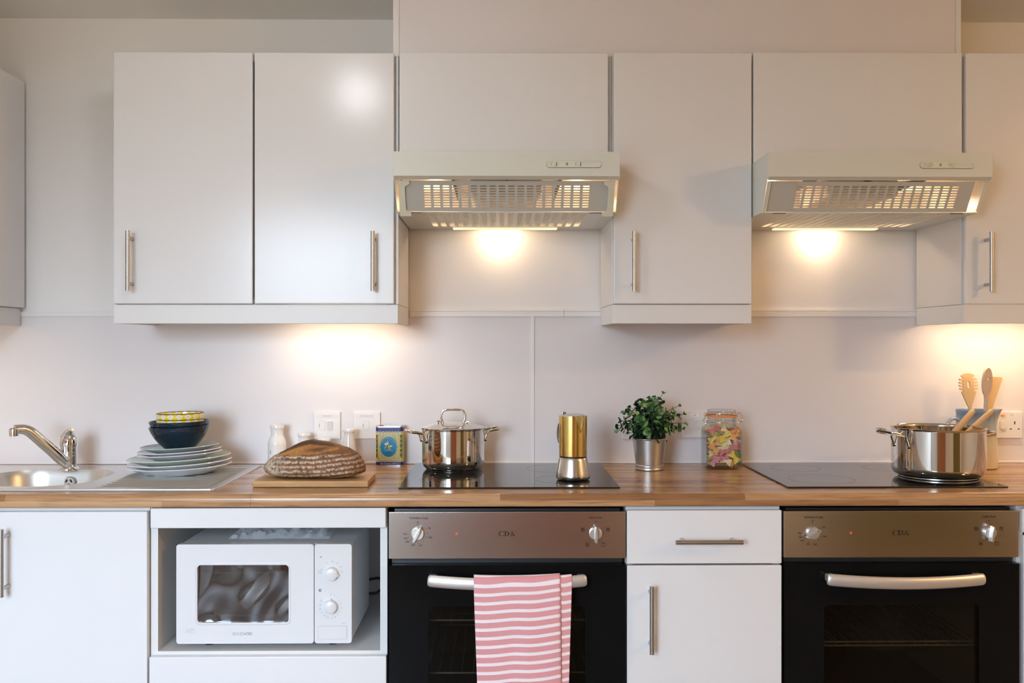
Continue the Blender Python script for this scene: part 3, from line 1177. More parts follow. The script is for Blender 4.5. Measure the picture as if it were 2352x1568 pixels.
def oven(label, x0, x1, a_temp, a_func, rack_z):
    zp0, zp1 = 0.7455, 0.8642
    t = thing('built_in_oven', label, 'oven', ((x0 + x1) / 2, -0.3, 0.14), 'built-in ovens with silver panels')
    w = x1 - x0
    # body around an open cavity
    cx0, cx1, cz0, cz1 = x0 + .085, x1 - .085, 0.345, 0.665
    bm = B()
    box(bm, x0 + .012, cx0, -0.575, -0.06, 0.145, 0.868)
    box(bm, cx1, x1 - .012, -0.575, -0.06, 0.145, 0.868)
    box(bm, cx0, cx1, -0.575, -0.06, 0.145, cz0)
    box(bm, cx0, cx1, -0.575, -0.06, cz1, 0.868)
    box(bm, cx0, cx1, -0.10, -0.06, cz0, cz1)
    obj('body', bm, M['ovenbody'], t)
    bm = B()
    e = .001
    for q in (((cx0 + e, -.57, cz0 + e), (cx0 + e, -.101, cz0 + e), (cx0 + e, -.101, cz1 - e), (cx0 + e, -.57, cz1 - e)),
              ((cx1 - e, -.57, cz0 + e), (cx1 - e, -.57, cz1 - e), (cx1 - e, -.101, cz1 - e), (cx1 - e, -.101, cz0 + e)),
              ((cx0 + e, -.101, cz0 + e), (cx1 - e, -.101, cz0 + e), (cx1 - e, -.101, cz1 - e), (cx0 + e, -.101, cz1 - e)),
              ((cx0 + e, -.57, cz0 + e), (cx1 - e, -.57, cz0 + e), (cx1 - e, -.101, cz0 + e), (cx0 + e, -.101, cz0 + e)),
              ((cx0 + e, -.57, cz1 - e), (cx0 + e, -.101, cz1 - e), (cx1 - e, -.101, cz1 - e), (cx1 - e, -.57, cz1 - e))):
        bm.faces.new([bm.verts.new(p) for p in q])
    obj('cavity_lining', bm, M['cavity'], t)
    for rz in rack_z:
        bm = B()
        tube(bm, [(cx0 + .006, -.548, rz), (cx1 - .006, -.548, rz)], .0028, 8)
        tube(bm, [(cx0 + .006, -.13, rz), (cx1 - .006, -.13, rz)], .0028, 8)
        for k in range(15):
            xx = cx0 + .010 + (cx1 - cx0 - .020) * k / 14
            tube(bm, [(xx, -.550, rz + .003), (xx, -.13, rz + .003)], .0013, 6)
        for s in (cx0 + .006, cx1 - .006):
            tube(bm, [(s, -.548, rz), (s, -.13, rz)], .0025, 6)
        tube(bm, [(cx0 + .05, -.135, rz), (cx0 + .05, -.135, rz + .028), (cx0 + .06, -.135, rz + .036), (cx1 - .06, -.135, rz + .036), (cx1 - .05, -.135, rz + .028), (cx1 - .05, -.135, rz)], .0022, 6)
        obj('wire_rack', bm, M['wire'], t, smooth=60)
    # control panel
    bm = B(); box(bm, x0, x1, -0.600, -0.578, zp0, zp1, .002); cp = obj('control_panel', bm, M['brush'], t, smooth=40)
    kx1, kx2, kz = x0 + .0735, x1 - .0765, 0.8093
    for (kx, ang) in ((kx1, a_temp), (kx2, a_func)):
        bm = B()
        prof = [(0.0, -.011), (.0140, -.011), (.0152, -.0100), (.0160, -.004), (.0168, 0.0)]
        rings = []
        for (r, d) in prof:
            if r == 0:
                rings.append([bm.verts.new((kx, -0.600 + d, kz))])
            else:
                rings.append(ring(bm, [(kx + r * math.cos(2 * PI * i / 32), -0.600 + d, kz + r * math.sin(2 * PI * i / 32)) for i in range(32)]))
        for i in range(32):
            bm.faces.new((rings[0][0], rings[1][i], rings[1][(i + 1) % 32]))
        for k in range(1, 4):
            bridge(bm, rings[k], rings[k + 1])
        kb = obj('knob', bm, M['knob'], cp, smooth=24)
        # raised pointer grip across the knob
        c, s = math.cos(R(ang)), math.sin(R(ang))
        shape = [(-.0028, .0185), (.0028, .0185), (.0050, .006), (.0050, -.010), (.0036, -.0215), (-.0036, -.0215), (-.0050, -.010), (-.0050, .006)]
        top = [(u * .55, v * .96) for (u, v) in shape]
        A = ring(bm := B(), [(kx + u * c + v * s, -0.608, kz - u * s + v * c) for (u, v) in shape])
        C = ring(bm, [(kx + u * c + v * s, -0.626, kz - u * s + v * c) for (u, v) in top])
        bridge(bm, A, C); bm.faces.new(A); bm.faces.new(C)
        bmesh.ops.bevel(bm, geom=[e_ for e_ in bm.edges], offset=.0009, segments=1, affect='EDGES')
        # third level is the limit, so the grip joins the panel's own children
        obj('knob_grip', bm, M['knob'], cp, smooth=40)
    bm = B(); cyl(bm, (x0 + .1715, -0.6012, .8085), (x0 + .1715, -0.599, .8085), .0032, seg=16); obj('indicator_light', bm, M['orange'], cp)
    # markings
    y = -0.6004
    bm = B()
    text(bm, 'TEMPERATURE', .0075, kx1 + .002, .8478, y, width=.049)
    text(bm, 'FUNCTION', .0075, kx2, .8482, y, width=.034)
    stroke(bm, [(kx1, .8405), (kx1, .8380)], .0016, y); stroke(bm, [(kx1, .8345), (kx1, .8338)], .0016, y)
    stroke(bm, [(kx2 - .001, .8385), (kx2 + .001, .8385)], .0016, y)
    for (dx, dz, s_) in ((-.0245, -.001, 'Max'), (-.0235, -.0092, '220'), (-.019, -.0165, '200'), (-.009, -.0235, '180'), (.0035, -.0245, '150'), (.015, -.019, ''), (.022, -.009, '100'), (.0235, .001, ''), (.0205, .0115, '50')):
        dec(bm, [(kx1 + dx + .0009 * math.cos(R(60 * q)), kz + dz + .0009 * math.sin(R(60 * q))) for q in range(6)], y)
        if s_:
            ox = -.0075 if dx < -.015 else (.0085 if dx > .015 else (-.003 if dx < 0 else .002))
            oz = {'Max': 0, '220': -.0025, '200': -.004, '180': -.0055, '150': -.0055, '100': -.001, '50': .002}[s_]
            text(bm, s_, .0058, kx1 + dx + ox, kz + dz + oz, y, width=.0026 * len(s_) + .001)
    for (dx, dz, kind) in ((-.0325, .009, 1), (.0315, .009, 2), (-.021, -.029, 3), (.0195, -.029, 4)):
        bs = B()
        ax, az, h = kx2 + dx, kz + dz, .0042
        stroke(bs, [(ax - h, az - h), (ax + h, az - h), (ax + h, az + h), (ax - h, az + h), (ax - h, az - h)], .0006, y)
        if kind in (1, 2, 3):
            q = .0022
            stroke(bs, [(ax - q, az - q), (ax + q, az + q)], .0009, y); stroke(bs, [(ax - q, az + q), (ax + q, az - q)], .0009, y)
        if kind == 1:
            pc = ell(ax, az, .0036, .0036, 14); stroke(bs, pc + [pc[0]], .0005, y)
        if kind in (2, 4):
            stroke(bs, [(ax - h * .7, az + h * .72), (ax + h * .7, az + h * .72)], .0006, y)
        sx = dx * .62 if kind < 3 else dx * .6
        sz = .0068 if kind < 3 else -.021
        dec(bs, [(kx2 + sx + .0009 * math.cos(R(60 * q)), kz + sz + .0009 * math.sin(R(60 * q))) for q in range(6)], y)
        obj('symbol', bs, M['print'], cp)
    bs = B(); serif_mark(bs, x0 + .2985, .8085, .0125, y); obj('brand_mark', bs, M['print'], cp)
    obj('markings', bm, M['print'], cp)
    # vent strip between panel and door
    bm = B()
    box(bm, x0 + .006, x1 - .006, -0.578, -0.570, .7315, .7455)
    for k in range(2):
        box(bm, x0 + .04, x1 - .035, -0.581, -0.578, .7345 + .005 * k, .7360 + .005 * k)
    obj('vent_strip', bm, M['black'], t)
    # glass door with a framed see-through window
    wx0, wx1, wz0, wz1 = x0 + .1015, x1 - .1035, 0.375, 0.6270
    zd0, zd1 = 0.145, 0.7303
    bm = B()
    flat(bm, [[(x0 + .001, zd0), (x1 - .001, zd0), (x1 - .001, zd1), (x0 + .001, zd1)], rr(wx0, wx1, wz0, wz1, .010, 5)], XZ(-0.580), .024)
    dr = obj('door', bm, M['ovenglass'], t)
    bm = B(); box(bm, wx0 - .004, wx1 + .004, -0.5985, -0.5965, wz0 - .004, wz1 + .004); obj('window_pane', bm, M['pane'], dr)
    # bowed handle on two feet
    hx0, hx1 = x0 + .1005, x1 - .1015
    pts, rad = [], []
    n = 24
    us = [0, .004, .010, .018, .028, .04] + [.04 + .92 * i / n for i in range(1, n)] + [.96, .972, .982, .990, .996, 1.0]
    for u in us:
        q = 2 * u - 1
        pts.append((hx0 + (hx1 - hx0) * u, -0.628 - .016 * (1 - q * q), 0.6975 - .0065 * (1 - q * q)))
        rad.append(.0155 * (.62 + .38 * math.sqrt(max(0, 1 - (max(0, abs(q) - .945) / .055) ** 2))))
    bm = B()
    tube(bm, pts, rad, 20, flat=(1.0, .55, (0, 0, 1)))
    for xx in (hx0 + .012, hx1 - .012):
        box(bm, xx - .010, xx + .010, -0.628, -0.6045, .690, .708, .003)
    obj('door_handle', bm, M['satin'], dr, smooth=50)
    return t


oven('built-in oven with a red striped towel on its handle', -0.2812, 0.3183, 28, 0, (0.5755, 0.4395))
oven('built-in oven with a bare bowed handle, on the right', 0.7198, 1.3205, 62, 8, (0.5160, 0.5060))

# ------------------------------------------------------------------ sink and tap
sk = thing('kitchen_sink', 'stainless steel sink with round-ended bowl and ribbed drainer', 'sink', (-1.20, -0.29, WT))
ZS = WT + .0045
SX0, SX1, SY0, SY1 = -1.745, -0.7365, -0.540, -0.045
DX0, DX1, DY0, DY1 = -1.070, -0.762, -0.505, -0.085
bcx, bcy, bw, bh, brd = -1.285, -0.318, .345, .335, .115


def bowl_ring(s, z, n=12):
    p = rr(bcx - bw / 2 + s, bcx + bw / 2 - s, bcy - bh / 2 + s, bcy + bh / 2 - s, brd - s * .6, n)
    return [(x, y, z) for (x, y) in p]


bm = B()
# deck around the bowl: rays from the bowl rim to the deck rectangle
r0 = bowl_ring(0, ZS - .001)
outer = []
ox0, ox1 = SX0 + .008, DX0
oy0, oy1 = SY0 + .008, SY1 - .008
for (x, y, z) in r0:
    dx, dy = x - bcx, y - bcy
    k = 1e9
    if dx > 1e-9: k = min(k, (ox1 - bcx) / dx)
    if dx < -1e-9: k = min(k, (ox0 - bcx) / dx)
    if dy > 1e-9: k = min(k, (oy1 - bcy) / dy)
    if dy < -1e-9: k = min(k, (oy0 - bcy) / dy)
    outer.append((bcx + dx * k, bcy + dy * k, ZS - .002))
# pull the nearest ray onto each corner so the deck edge is straight
for (qx, qy) in ((ox0, oy0), (ox1, oy0), (ox1, oy1), (ox0, oy1)):
    j = min(range(len(outer)), key=lambda i: (outer[i][0] - qx) ** 2 + (outer[i][1] - qy) ** 2)
    outer[j] = (qx, qy, ZS - .002)
rin = ring(bm, r0)
bridge(bm, ring(bm, outer), ring(bm, bowl_ring(-.006, ZS - .0015)))
bridge(bm, ring(bm, bowl_ring(-.006, ZS - .0015)), rin)
# drainer with raised ribs
nx, ny = 60, 330
grid = []
for j in range(ny + 1):
    y = oy0 + (oy1 - oy0) * j / ny
    row = []
    for i in range(nx + 1):
        x = DX0 + (SX1 - .008 - DX0) * i / nx
        z = ZS - .002
        fx = min(max((x - (DX0 + .006)) / .012, 0), 1) * min(max((DX1 - x) / .012, 0), 1)
        fy = min(max((y - DY0) / .012, 0), 1) * min(max((DY1 - y) / .012, 0), 1)
        z -= .0055 * fx * fy
        ph = (y - DY0) / (DY1 - DY0) * 13
        dl = (ph - math.floor(ph) - .5) * (DY1 - DY0) / 13
        z += .0048 * fx * fy * math.exp(-(dl / .0042) ** 2)
        row.append(bm.verts.new((x, y, z)))
    grid.append(row)
for j in range(ny):
    for i in range(nx):
        bm.faces.new((grid[j][i], grid[j][i + 1], grid[j + 1][i + 1], grid[j + 1][i]))
# rolled rim to the worktop
inn = [(x, y, ZS - .002) for (x, y) in rr(SX0 + .008, SX1 - .008, SY0 + .008, SY1 - .008, .0005, 4)]
mid = [(x, y, ZS) for (x, y) in rr(SX0 + .005, SX1 - .005, SY0 + .005, SY1 - .005, .010, 4)]
out1 = [(x, y, ZS - .001) for (x, y) in rr(SX0 + .001, SX1 - .001, SY0 + .001, SY1 - .001, .014, 4)]
out2 = [(x, y, WT + .0004) for (x, y) in rr(SX0, SX1, SY0, SY1, .015, 4)]
rs = [ring(bm, p) for p in (inn, mid, out1, out2)]
for k in range(3):
    bridge(bm, rs[k], rs[k + 1])
bmesh.ops.remove_doubles(bm, verts=bm.verts, dist=.00005)
obj('deck', bm, M['sink'], sk, smooth=50)
bm = B()
lv = [(0, -.001), (.002, -.006), (.006, -.020), (.012, -.09), (.020, -.120), (.040, -.138), (.075, -.145), (.112, -.147)]
rs = [ring(bm, bowl_ring(s, ZS + z)) for (s, z) in lv]
for k in range(len(rs) - 1):
    bridge(bm, rs[k], rs[k + 1])
bm.faces.new(rs[-1])
obj('bowl', bm, M['sink'], sk, smooth=60)
# overflow rose on the bowl's back wall
ox, oy, oz = -1.2775, bcy + bh / 2 - .016, 0.8785
bm = B()
cyl(bm, (ox, oy, oz), (ox, oy - .006, oz), .0165, .0145, 28)
obj('overflow_cover', bm, M['satin'], sk, smooth=50)
bm = B()
for a in (90 - 33, 90 + 87 + 3, 270 + 0):
    pass
for a in (30, 150, 270):
    pts = arc(ox, oz, .0105, a - 36, a + 36, 8) + list(reversed(arc(ox, oz, .0052, a - 30, a + 30, 8)))
    flat(bm, [pts], XZ(oy - .0063), .0003)
obj('overflow_slot', bm, M['dark'], sk)

tp = thing('mixer_tap', 'chrome single-lever mixer tap with a slanting spout behind the sink', 'tap', (-1.287, -0.150, ZS))
TX, TY = -1.287, -0.150
bm = B()
lathe(bm, [(0, 0), (.0285, 0), (.0285, .004), (.0265, .009), (.0245, .011), (.0245, .030), (.0240, .033), (.0245, .036), (.0245, .072), (.0252, .074)], (TX, TY, ZS - .002), 40)
obj('body', bm, M['chrome'], tp, smooth=35)
bm = B()
lathe(bm, [(.0262, .072), (.0268, .075), (.0265, .084), (.0250, .093), (.0215, .102), (.016, .108), (.009, .111), (0, .112)], (TX, TY, ZS - .002), 40)
tube(bm, [(TX - .006, TY - .004, ZS + .096), (TX + .001, TY - .008, ZS + .107), (TX + .009, TY - .014, ZS + .115), (TX + .018, TY - .020, ZS + .119)],
     [.0190, .0160, .0115, .0060], 18, sub=4, flat=(.75, 1.0, (0, 0, 1)))
obj('lever', bm, M['chrome'], tp, smooth=50)
bm = B()
pc = (TX + .003, ZS + .084)
yy = TY - .0276
dec(bm, [pc] + arc(pc[0], pc[1], .0042, 90, 270, 10), yy, 0)
dec(bm, [pc] + arc(pc[0], pc[1], .0042, -90, 90, 10), yy, 1)
obj('temperature_mark', bm, [pbr('hot_red', (.5, .05, .03), .4), pbr('cold_blue', (.03, .06, .16), .4)], tp)
bm = B()
sp = [(TX - .003, TY - .018, ZS + .022), (TX - .018, TY - .034, ZS + .044), (TX - .048, TY - .065, ZS + .088), (TX - .066, TY - .083, ZS + .113), (TX - .076, TY - .094, ZS + .124), (TX - .088, TY - .106, ZS + .129), (TX - .100, TY - .120, ZS + .129)]
tube(bm, sp, [.0140, .0150, .0150, .0145, .0135, .0125, .0120], 20, sub=4, flat=(1.15, .85, (.5, .5, .7)))
obj('spout', bm, M['chrome'], tp, smooth=50)
bm = B()
ex, ey = TX - .1015, TY - .122
lathe(bm, [(0, .134), (.009, .134), (.0128, .131), (.0132, .127), (.0132, .119), (.0125, .1185), (.0125, .1115), (.0115, .1105), (0, .1105)], (ex, ey, ZS), 28)
obj('aerator', bm, M['chrome'], tp, smooth=35)

# ------------------------------------------------------------------ crockery on the drainer
PX, PY = -0.938, -0.205


def tilt(o, deg):
    o.rotation_euler = (0, R(deg), 0)


def plate(label, r, foot, z, h, mat, deg, dx=0.0, dy=0.0, group='plates in the stack'):
    t = obj('plate', lathe(B(), [(0, .0045), (foot * .9, .0045), (foot * .92, 0), (foot, 0), (foot + .004, .003), (r * .80, h * .45), (r * .97, h * .93), (r, h), (r * .985, h + .0022), (r * .95, h * .93), (r * .78, h * .45 + .0045), (foot, .0085), (0, .008)],
                           (PX + dx, PY + dy, z), 72), mat, None, smooth=50, base=(PX + dx, PY + dy, z))
    tag(t, label, 'plate', group)
    tilt(t, deg)
    return t


plate('bottom pale blue dinner plate, resting on the ribbed drainer', .1465, .098, 0.9125, .0215, M['plate_b'], -1.6)
plate('white dinner plate, second from the bottom of the crockery stack', .1455, .090, 0.9235, .0215, M['plate_w'], -2.4, .0015)
plate('pale green dinner plate, third from the bottom of the crockery stack', .1455, .088, 0.9370, .0215, M['plate_g'], -2.4, -.001)
plate('lavender side plate resting on the pale green dinner plate', .1185, .072, 0.9530, .0170, M['plate_l'], -2.6, .000)
plate('lavender side plate just below the sage green plate', .1180, .070, 0.9610, .0170, M['plate_l'], -2.6, -.0005)
plate('sage green ribbed side plate under the navy bowls', .1110, .066, 0.9720, .0180, M['plate_s'], -2.4, -.0005)


def navy_bowl(label, z, deg, dx):
    c = (PX + dx, PY, z)
    o = obj('bowl', lathe(B(), [(0, .004), (.034, .004), (.035, 0), (.0415, 0), (.044, .003), (.058, .017), (.071, .034), (.080, .050), (.0862, .066), (.0845, .0672), (.0825, .066), (.0775, .052), (.068, .036), (.055, .021), (.040, .0095), (0, .008)], c, 72), M['navy'], None, smooth=50, base=c)
    tag(o, label, 'bowl', 'navy bowls')
    tilt(o, deg)
    return o


navy_bowl('lower navy blue bowl, standing on the sage green plate', 0.9815, -2.6, .0005)
navy_bowl('upper navy blue bowl holding the yellow patterned bowls', 0.9960, -1.0, -.001)


def yellow_bowl(label, z, deg, dx):
    c = (PX + dx, PY, z)
    t = thing('patterned_bowl', label, 'bowl', c, 'yellow patterned bowls')
    h = .052
    prof = [(.0445, 0), (.048, .004)] + [(.048 + (.0668 - .048) * math.sin(PI / 2 * k / 8), .004 + (h - .004) * (1 - math.cos(PI / 2 * k / 8)) * .5 + (h - .004) * k / 16) for k in range(1, 9)]
    obj('outside', lathe(B(), [(0, .001)] + prof, c, 72, uv=True), M['yellow'], t, smooth=60)
    inn_ = [(r - .0028, z_ + .001) for (r, z_) in reversed(prof)]
    obj('inside', lathe(B(), inn_ + [(0, .004)], c, 72, uv=True), M['yellow'], t, smooth=60)
    bm = B()
    tube(bm, [(c[0] + .0655 * math.cos(2 * PI * i / 64), c[1] + .0655 * math.sin(2 * PI * i / 64), z + h + .0008) for i in range(64)], .0016, 8, closed=True)
    obj('rim', bm, M['navy'], t, smooth=60)
    tilt(t, deg)


yellow_bowl('lower yellow and white diamond bowl, nested in the navy bowl', 1.0155, -.3, .0005)
yellow_bowl('upper yellow and white diamond bowl, topmost of the crockery', 1.0325, -1.0, .001)

# ------------------------------------------------------------------ bread on its board
bx0, bx1, by0, by1 = -0.6525, -0.3480, -0.492, -0.335
bm = B(); box(bm, bx0, bx1, by0, by1, WT + .0005, WT + .0175, .003)
tag(obj('chopping_board', bm, M['board'], None, smooth=40), 'small wooden chopping board under the sourdough loaf', 'board')

bm = B()
NU, NV = 240, 270
LX, LY, LZ = .1375, .066, .0455
BCX, BCY, BZ = -0.5035, -0.415, WT + .0180
cl = bm.loops.layers.float_color.new('crust')
vcol = {}
rows = []


def tab(u, xs_=(-1, -.9, -.6, -.27, -.05, .3, .65, .85, 1.0), ys_=(.30, .44, .68, .92, 1.0, .95, .80, .63, .42)):
    for a_, b_, c_, d_ in zip(xs_, xs_[1:], ys_, ys_[1:]):
        if u <= b_:
            q_ = (u - a_) / (b_ - a_)
            return c_ + (d_ - c_) * q_
    return ys_[-1]


rb = random.Random(3)
from mathutils import noise as mnoise
for i in range(NU + 1):
    u = -1 + 2 * i / NU
    row = []
    prof_w = max(1e-3, (1 - abs(u) ** 3.4)) ** .5
    hgt = tab(u) * max(1e-3, 1 - abs(u) ** 16) ** .5
    for j in range(NV):
        a = 2 * PI * j / NV
        ca, sa = math.cos(a), math.sin(a)
        yy = math.copysign(abs(ca) ** .85, ca)
        zz = math.copysign(abs(sa) ** .8, sa)
        x = LX * u * (1 + .02 * math.sin(3 * a))
        y = LY * prof_w * yy * (1.06 if yy < 0 else .95)
        z = (.0770 * hgt * zz) if zz > 0 else (.022 * prof_w * zz * .9)
        p = Vector((x, y, z))
        nzv = mnoise.noise(Vector((x * 28, y * 28, z * 28))) * .0016
        # the opened score: a ridge near the top with a step to the crumb face below it
        front = -ca
        edge = .20 + .10 * u + .05 * math.sin(4 * u)
        sc_ang = math.degrees(a)            # 90 = top, 180.. = front side bottom
        top_line = 103 + 10 * math.cos(PI * (u + .12) / 1.5) * (1 if abs(u + .12) < .75 else .2)
        low_line = 150 - 34 * ((u + .08) / .62) ** 2
        wob = mnoise.noise(Vector((x * 60, y * 60, z * 60))) * 5
        inside = max(0, min(1, (sc_ang - top_line) / 3)) * max(0, min(1, (low_line + wob - sc_ang) / 5)) * max(0, min(1, (.62 - abs(u + .08)) / .04))
        p.z -= .0022 * inside
        if abs(u + .12) < .58:
            p.z += .0050 * math.cos(PI / 2 * (u + .12) / .58) * max(0, min(1, (sc_ang - 78) / 10)) * max(0, min(1, (top_line - sc_ang) / 3 + .5))
        nzv += mnoise.noise(Vector((x * 110, y * 110, z * 110))) * .0009
        row.append((p + Vector((0, 0, nzv)), u, sc_ang, inside, top_line, low_line))
    rows.append(row)
vv = []
for row in rows:
    r_ = []
    for (p, u, an, ins, tl, ll) in row:
        q = Vector((BCX + p.x, BCY + p.y - .010 * p.x / LX, BZ + .0192 + p.z + .004 * (-p.x / LX) * 0))
        v = bm.verts.new(q)
        n1 = mnoise.noise(Vector((p.x * 40, p.y * 40, p.z * 40)))
        n2 = mnoise.noise(Vector((p.x * 150, p.y * 150, p.z * 150 + 4)))
        n3 = mnoise.noise(Vector((p.x * 420, p.y * 420, p.z * 420)))
        crust = Vector((.235, .092, .030)) * (1 + .45 * n1 + .4 * n2)
        c_ = crust
        zt_ = (p.z - .10 * max(0, p.x) + .05 * max(0, -p.x - .05)) / .0122
        s_ = math.sin(2 * PI * zt_ + n1 * 1.2 + n2 * .5)
        fl = max(0, min(1, (s_ + .10) * 2.6)) * (.62 + 1.0 * n2 + .9 * n3)
        fl *= max(0, min(1, 1.05 - .45 * max(0, u + .1)))
        k_ = max(0, min(1, (-.42 - u) / .35))
        fl = max(fl, k_ * (.55 + .7 * n2 + n1 * .5 + .6 * n3))
        fl *= max(0, min(1, (.050 - p.z) / .006)) if u > -.7 else 1
        c_ = c_.lerp(Vector((.78, .68, .52)), max(0, min(.95, fl)))
        cr = Vector((.58, .25, .065)) * (1 + .22 * n1 + .3 * n2 + .25 * n3)
        d_ = math.exp(-((u - .14) / .26) ** 2 - ((an - ll + 18) / 10) ** 2)
        cr = cr.lerp(Vector((.17, .072, .024)), min(1, d_ * 1.15))
        c_ = c_.lerp(cr, ins)
        e_ = max(0, min(1, (.60 - abs(u + .12)) / .12)) * max(0, min(1, (an - tl + 16) / 5)) * max(0, min(1, (tl + 3 - an) / 3))
        c_ = c_.lerp(Vector((.045, .020, .010)), e_ * (.85 + .3 * n2))
        vcol[v] = (max(.01, c_.x), max(.01, c_.y), max(.005, c_.z), 1)
        r_.append(v)
    vv.append(r_)
for i in range(NU):
    bridge(bm, vv[i], vv[i + 1])
bm.faces.new(vv[0]); bm.faces.new(vv[-1])
for f in bm.faces:
    for lp in f.loops:
        lp[cl] = vcol[lp.vert]
tag(obj('bread_loaf', bm, M['bread'], None, smooth=80), 'floured sourdough loaf with an open score on the chopping board', 'bread')


# ------------------------------------------------------------------ white ceramic bottles against the splashback
def bottle(label, x, y, z_top, lip, body, neck, sh, mark=False):
    h = z_top - WT
    c = (x, y, WT + .0005)
    t = obj('bottle', lathe(B(), [(0, .003), (body * .85, .001), (body * .97, .004), (body, .012), (body, h * sh[0]), (body * .97, h * (sh[0] + .04)), (body * .9, h * (sh[0] + .10)), (neck * 1.06, h * sh[1]), (neck, h * (sh[1] + .05)), (neck, h * .875), (neck * 1.04, h * .905), (lip * .97, h * .925), (lip, h * .955), (lip * .95, h), (lip * .86, h), (neck * .82, h * .93), (neck * .8, h * .6), (0, h * .5)], c, 48),
            M['bottle'], None, smooth=50, base=c)
    return tag(t, label, 'bottle', 'white ceramic bottles')


b1 = bottle('tall white ceramic bottle at the left end of the loaf', -0.6885, -0.060, 1.0365, .0215, .0283, .0190, (.55, .74))
bm = B(); stroke(bm, [(-0.7025, .9520), (-0.7022, .9605)], .0028, -0.0846); obj('printed_mark', bm, M['print'], b1)
bottle('white ceramic bottle showing only its neck, behind the loaf crest', -0.6045, -0.065, 1.0110, .0195, .0275, .0165, (.5, .72))
bottle('squat white ceramic bottle with its lip just above the loaf', -0.5405, -0.075, 0.9960, .0195, .0275, .0165, (.5, .72))
bottle('sloping-shouldered white ceramic bottle beside the oil tin', -0.4658, -0.065, 1.0250, .0190, .0270, .0150, (.16, .78))

# ------------------------------------------------------------------ oil tin with its printed label
TXc, TW, TD, TH = -0.3425, .0845, .046, .1235
tx0, tx1, ty0, ty1 = TXc - TW / 2, TXc + TW / 2, -0.062, -0.016
tn = thing('oil_tin', 'blue and yellow printed olive oil tin beside the saucepan', 'tin', (TXc, -0.039, WT))
navy_p = pbr('label_navy', srgb(38, 44, 120), .3)
gold_p = pbr('label_gold', srgb(196, 182, 112), .3, var=.08)
yel_p = pbr('label_yellow', srgb(214, 196, 30), .3)
teal_p = pbr('label_teal', srgb(0, 132, 172), .3)
grn_p = pbr('label_green', srgb(18, 72, 48), .3)
wht_p = pbr('label_white', srgb(222, 216, 220), .3)
tin_m = pbr('tin_metal', (.72, .70, .66), .22, metal=1)
bm = B()


def tin_ring(z, s=0.0):
    return [(x, y, z) for (x, y) in rr(tx0 + s, tx1 - s, ty0 + s, ty1 - s, .009 - s * .5, 6)]


rs = [ring(bm, tin_ring(WT + z, s)) for (z, s) in ((.0006, .001), (.0006, -.0006), (.003, -.0006), (.003, 0), (TH - .003, 0), (TH - .003, -.0006), (TH, -.0006), (TH, .0015), (TH - .002, .002))]
for k in range(len(rs) - 1):
    bridge(bm, rs[k], rs[k + 1])
bm.faces.new(rs[0]); bm.faces.new(rs[-1])
obj('can', bm, tin_m, tn, smooth=40)
bm = B()
zz = [.0035, .0130, .0190, .0205, .0995, .1010, .1080, .1195]
mi = [0, 1, 5, 2, 5, 1, 0]
for k in range(7):
    a = ring(bm, tin_ring(WT + zz[k], -.0003)); b = ring(bm, tin_ring(WT + zz[k + 1], -.0003))
    n0 = len(bm.faces)
    bridge(bm, a, b)
    bm.faces.ensure_lookup_table()
    for f in list(bm.faces)[n0:]:
        f.material_index = mi[k]
yl = ty0 - .0004
fx0, fx1 = tx0 + .0075, tx1 - .0115
# blue centre field, gold scroll frame, teal oval
dec(bm, [(fx0, WT + .0208), (fx1, WT + .0208), (fx1, WT + .0992), (fx0, WT + .0992)], yl, 4)
ccx, ccz = (fx0 + fx1) / 2, WT + .0600
flat(bm, [[(fx0 + .0006, WT + .0216), (fx1 - .0006, WT + .0216), (fx1 - .0006, WT + .0984), (fx0 + .0006, WT + .0984)],
          ell(ccx, ccz, .0262, .0315, 40)], XZ(yl - .0002), None, 1)
dec(bm, ell(ccx, ccz, .0262, .0315, 40), yl - .00015, 4)
for s in (-1, 1):
    for q in (-1, 1):
        # corner scrolls and blue cut-outs
        for k in range(3):
            a = R(38 + 12 * k)
            p = [(ccx + s * (.0285 + .0016 * k) * math.cos(a + R(d_)), ccz + q * (.0345 + .0016 * k) * math.sin(a + R(d_))) for d_ in (-8, -4, 0, 4, 8)]
            stroke(bm, p, .0008, yl - .0004, 4)
        dec(bm, [(ccx + s * .0315, ccz + q * .0375), (ccx + s * .0285, ccz + q * .0375), (ccx + s * .0315, ccz + q * .0335)], yl - .0004, 4)
    for z_ in (-.016, -.006, .006, .016):
        dec(bm, ell(ccx + s * .0262, ccz + z_, .0024, .0024, 12), yl - .0004, 1)
    dec(bm, ell(ccx + s * .0285, ccz, .0013, .0013, 10), yl - .0006, 4)
# zig-zag borders
for (z0, z1) in ((.0132, .0188), (.1012, .1078)):
    nz_ = 8
    for k in range(nz_):
        xa = tx0 + .006 + (tx1 - tx0 - .012) * k / nz_
        xb = tx0 + .006 + (tx1 - tx0 - .012) * (k + 1) / nz_
        dec(bm, [(xa + .001, WT + z1), (xb - .001, WT + z1), ((xa + xb) / 2, WT + (z0 + z1) / 2 + .0006)], yl, 0)
        if k < nz_ - 1:
            dec(bm, [((xa + xb) / 2 + .0018, WT + z0), (xb + (xb - xa) / 2 - .0018, WT + z0), (xb, WT + (z0 + z1) / 2 - .0006)], yl, 0)
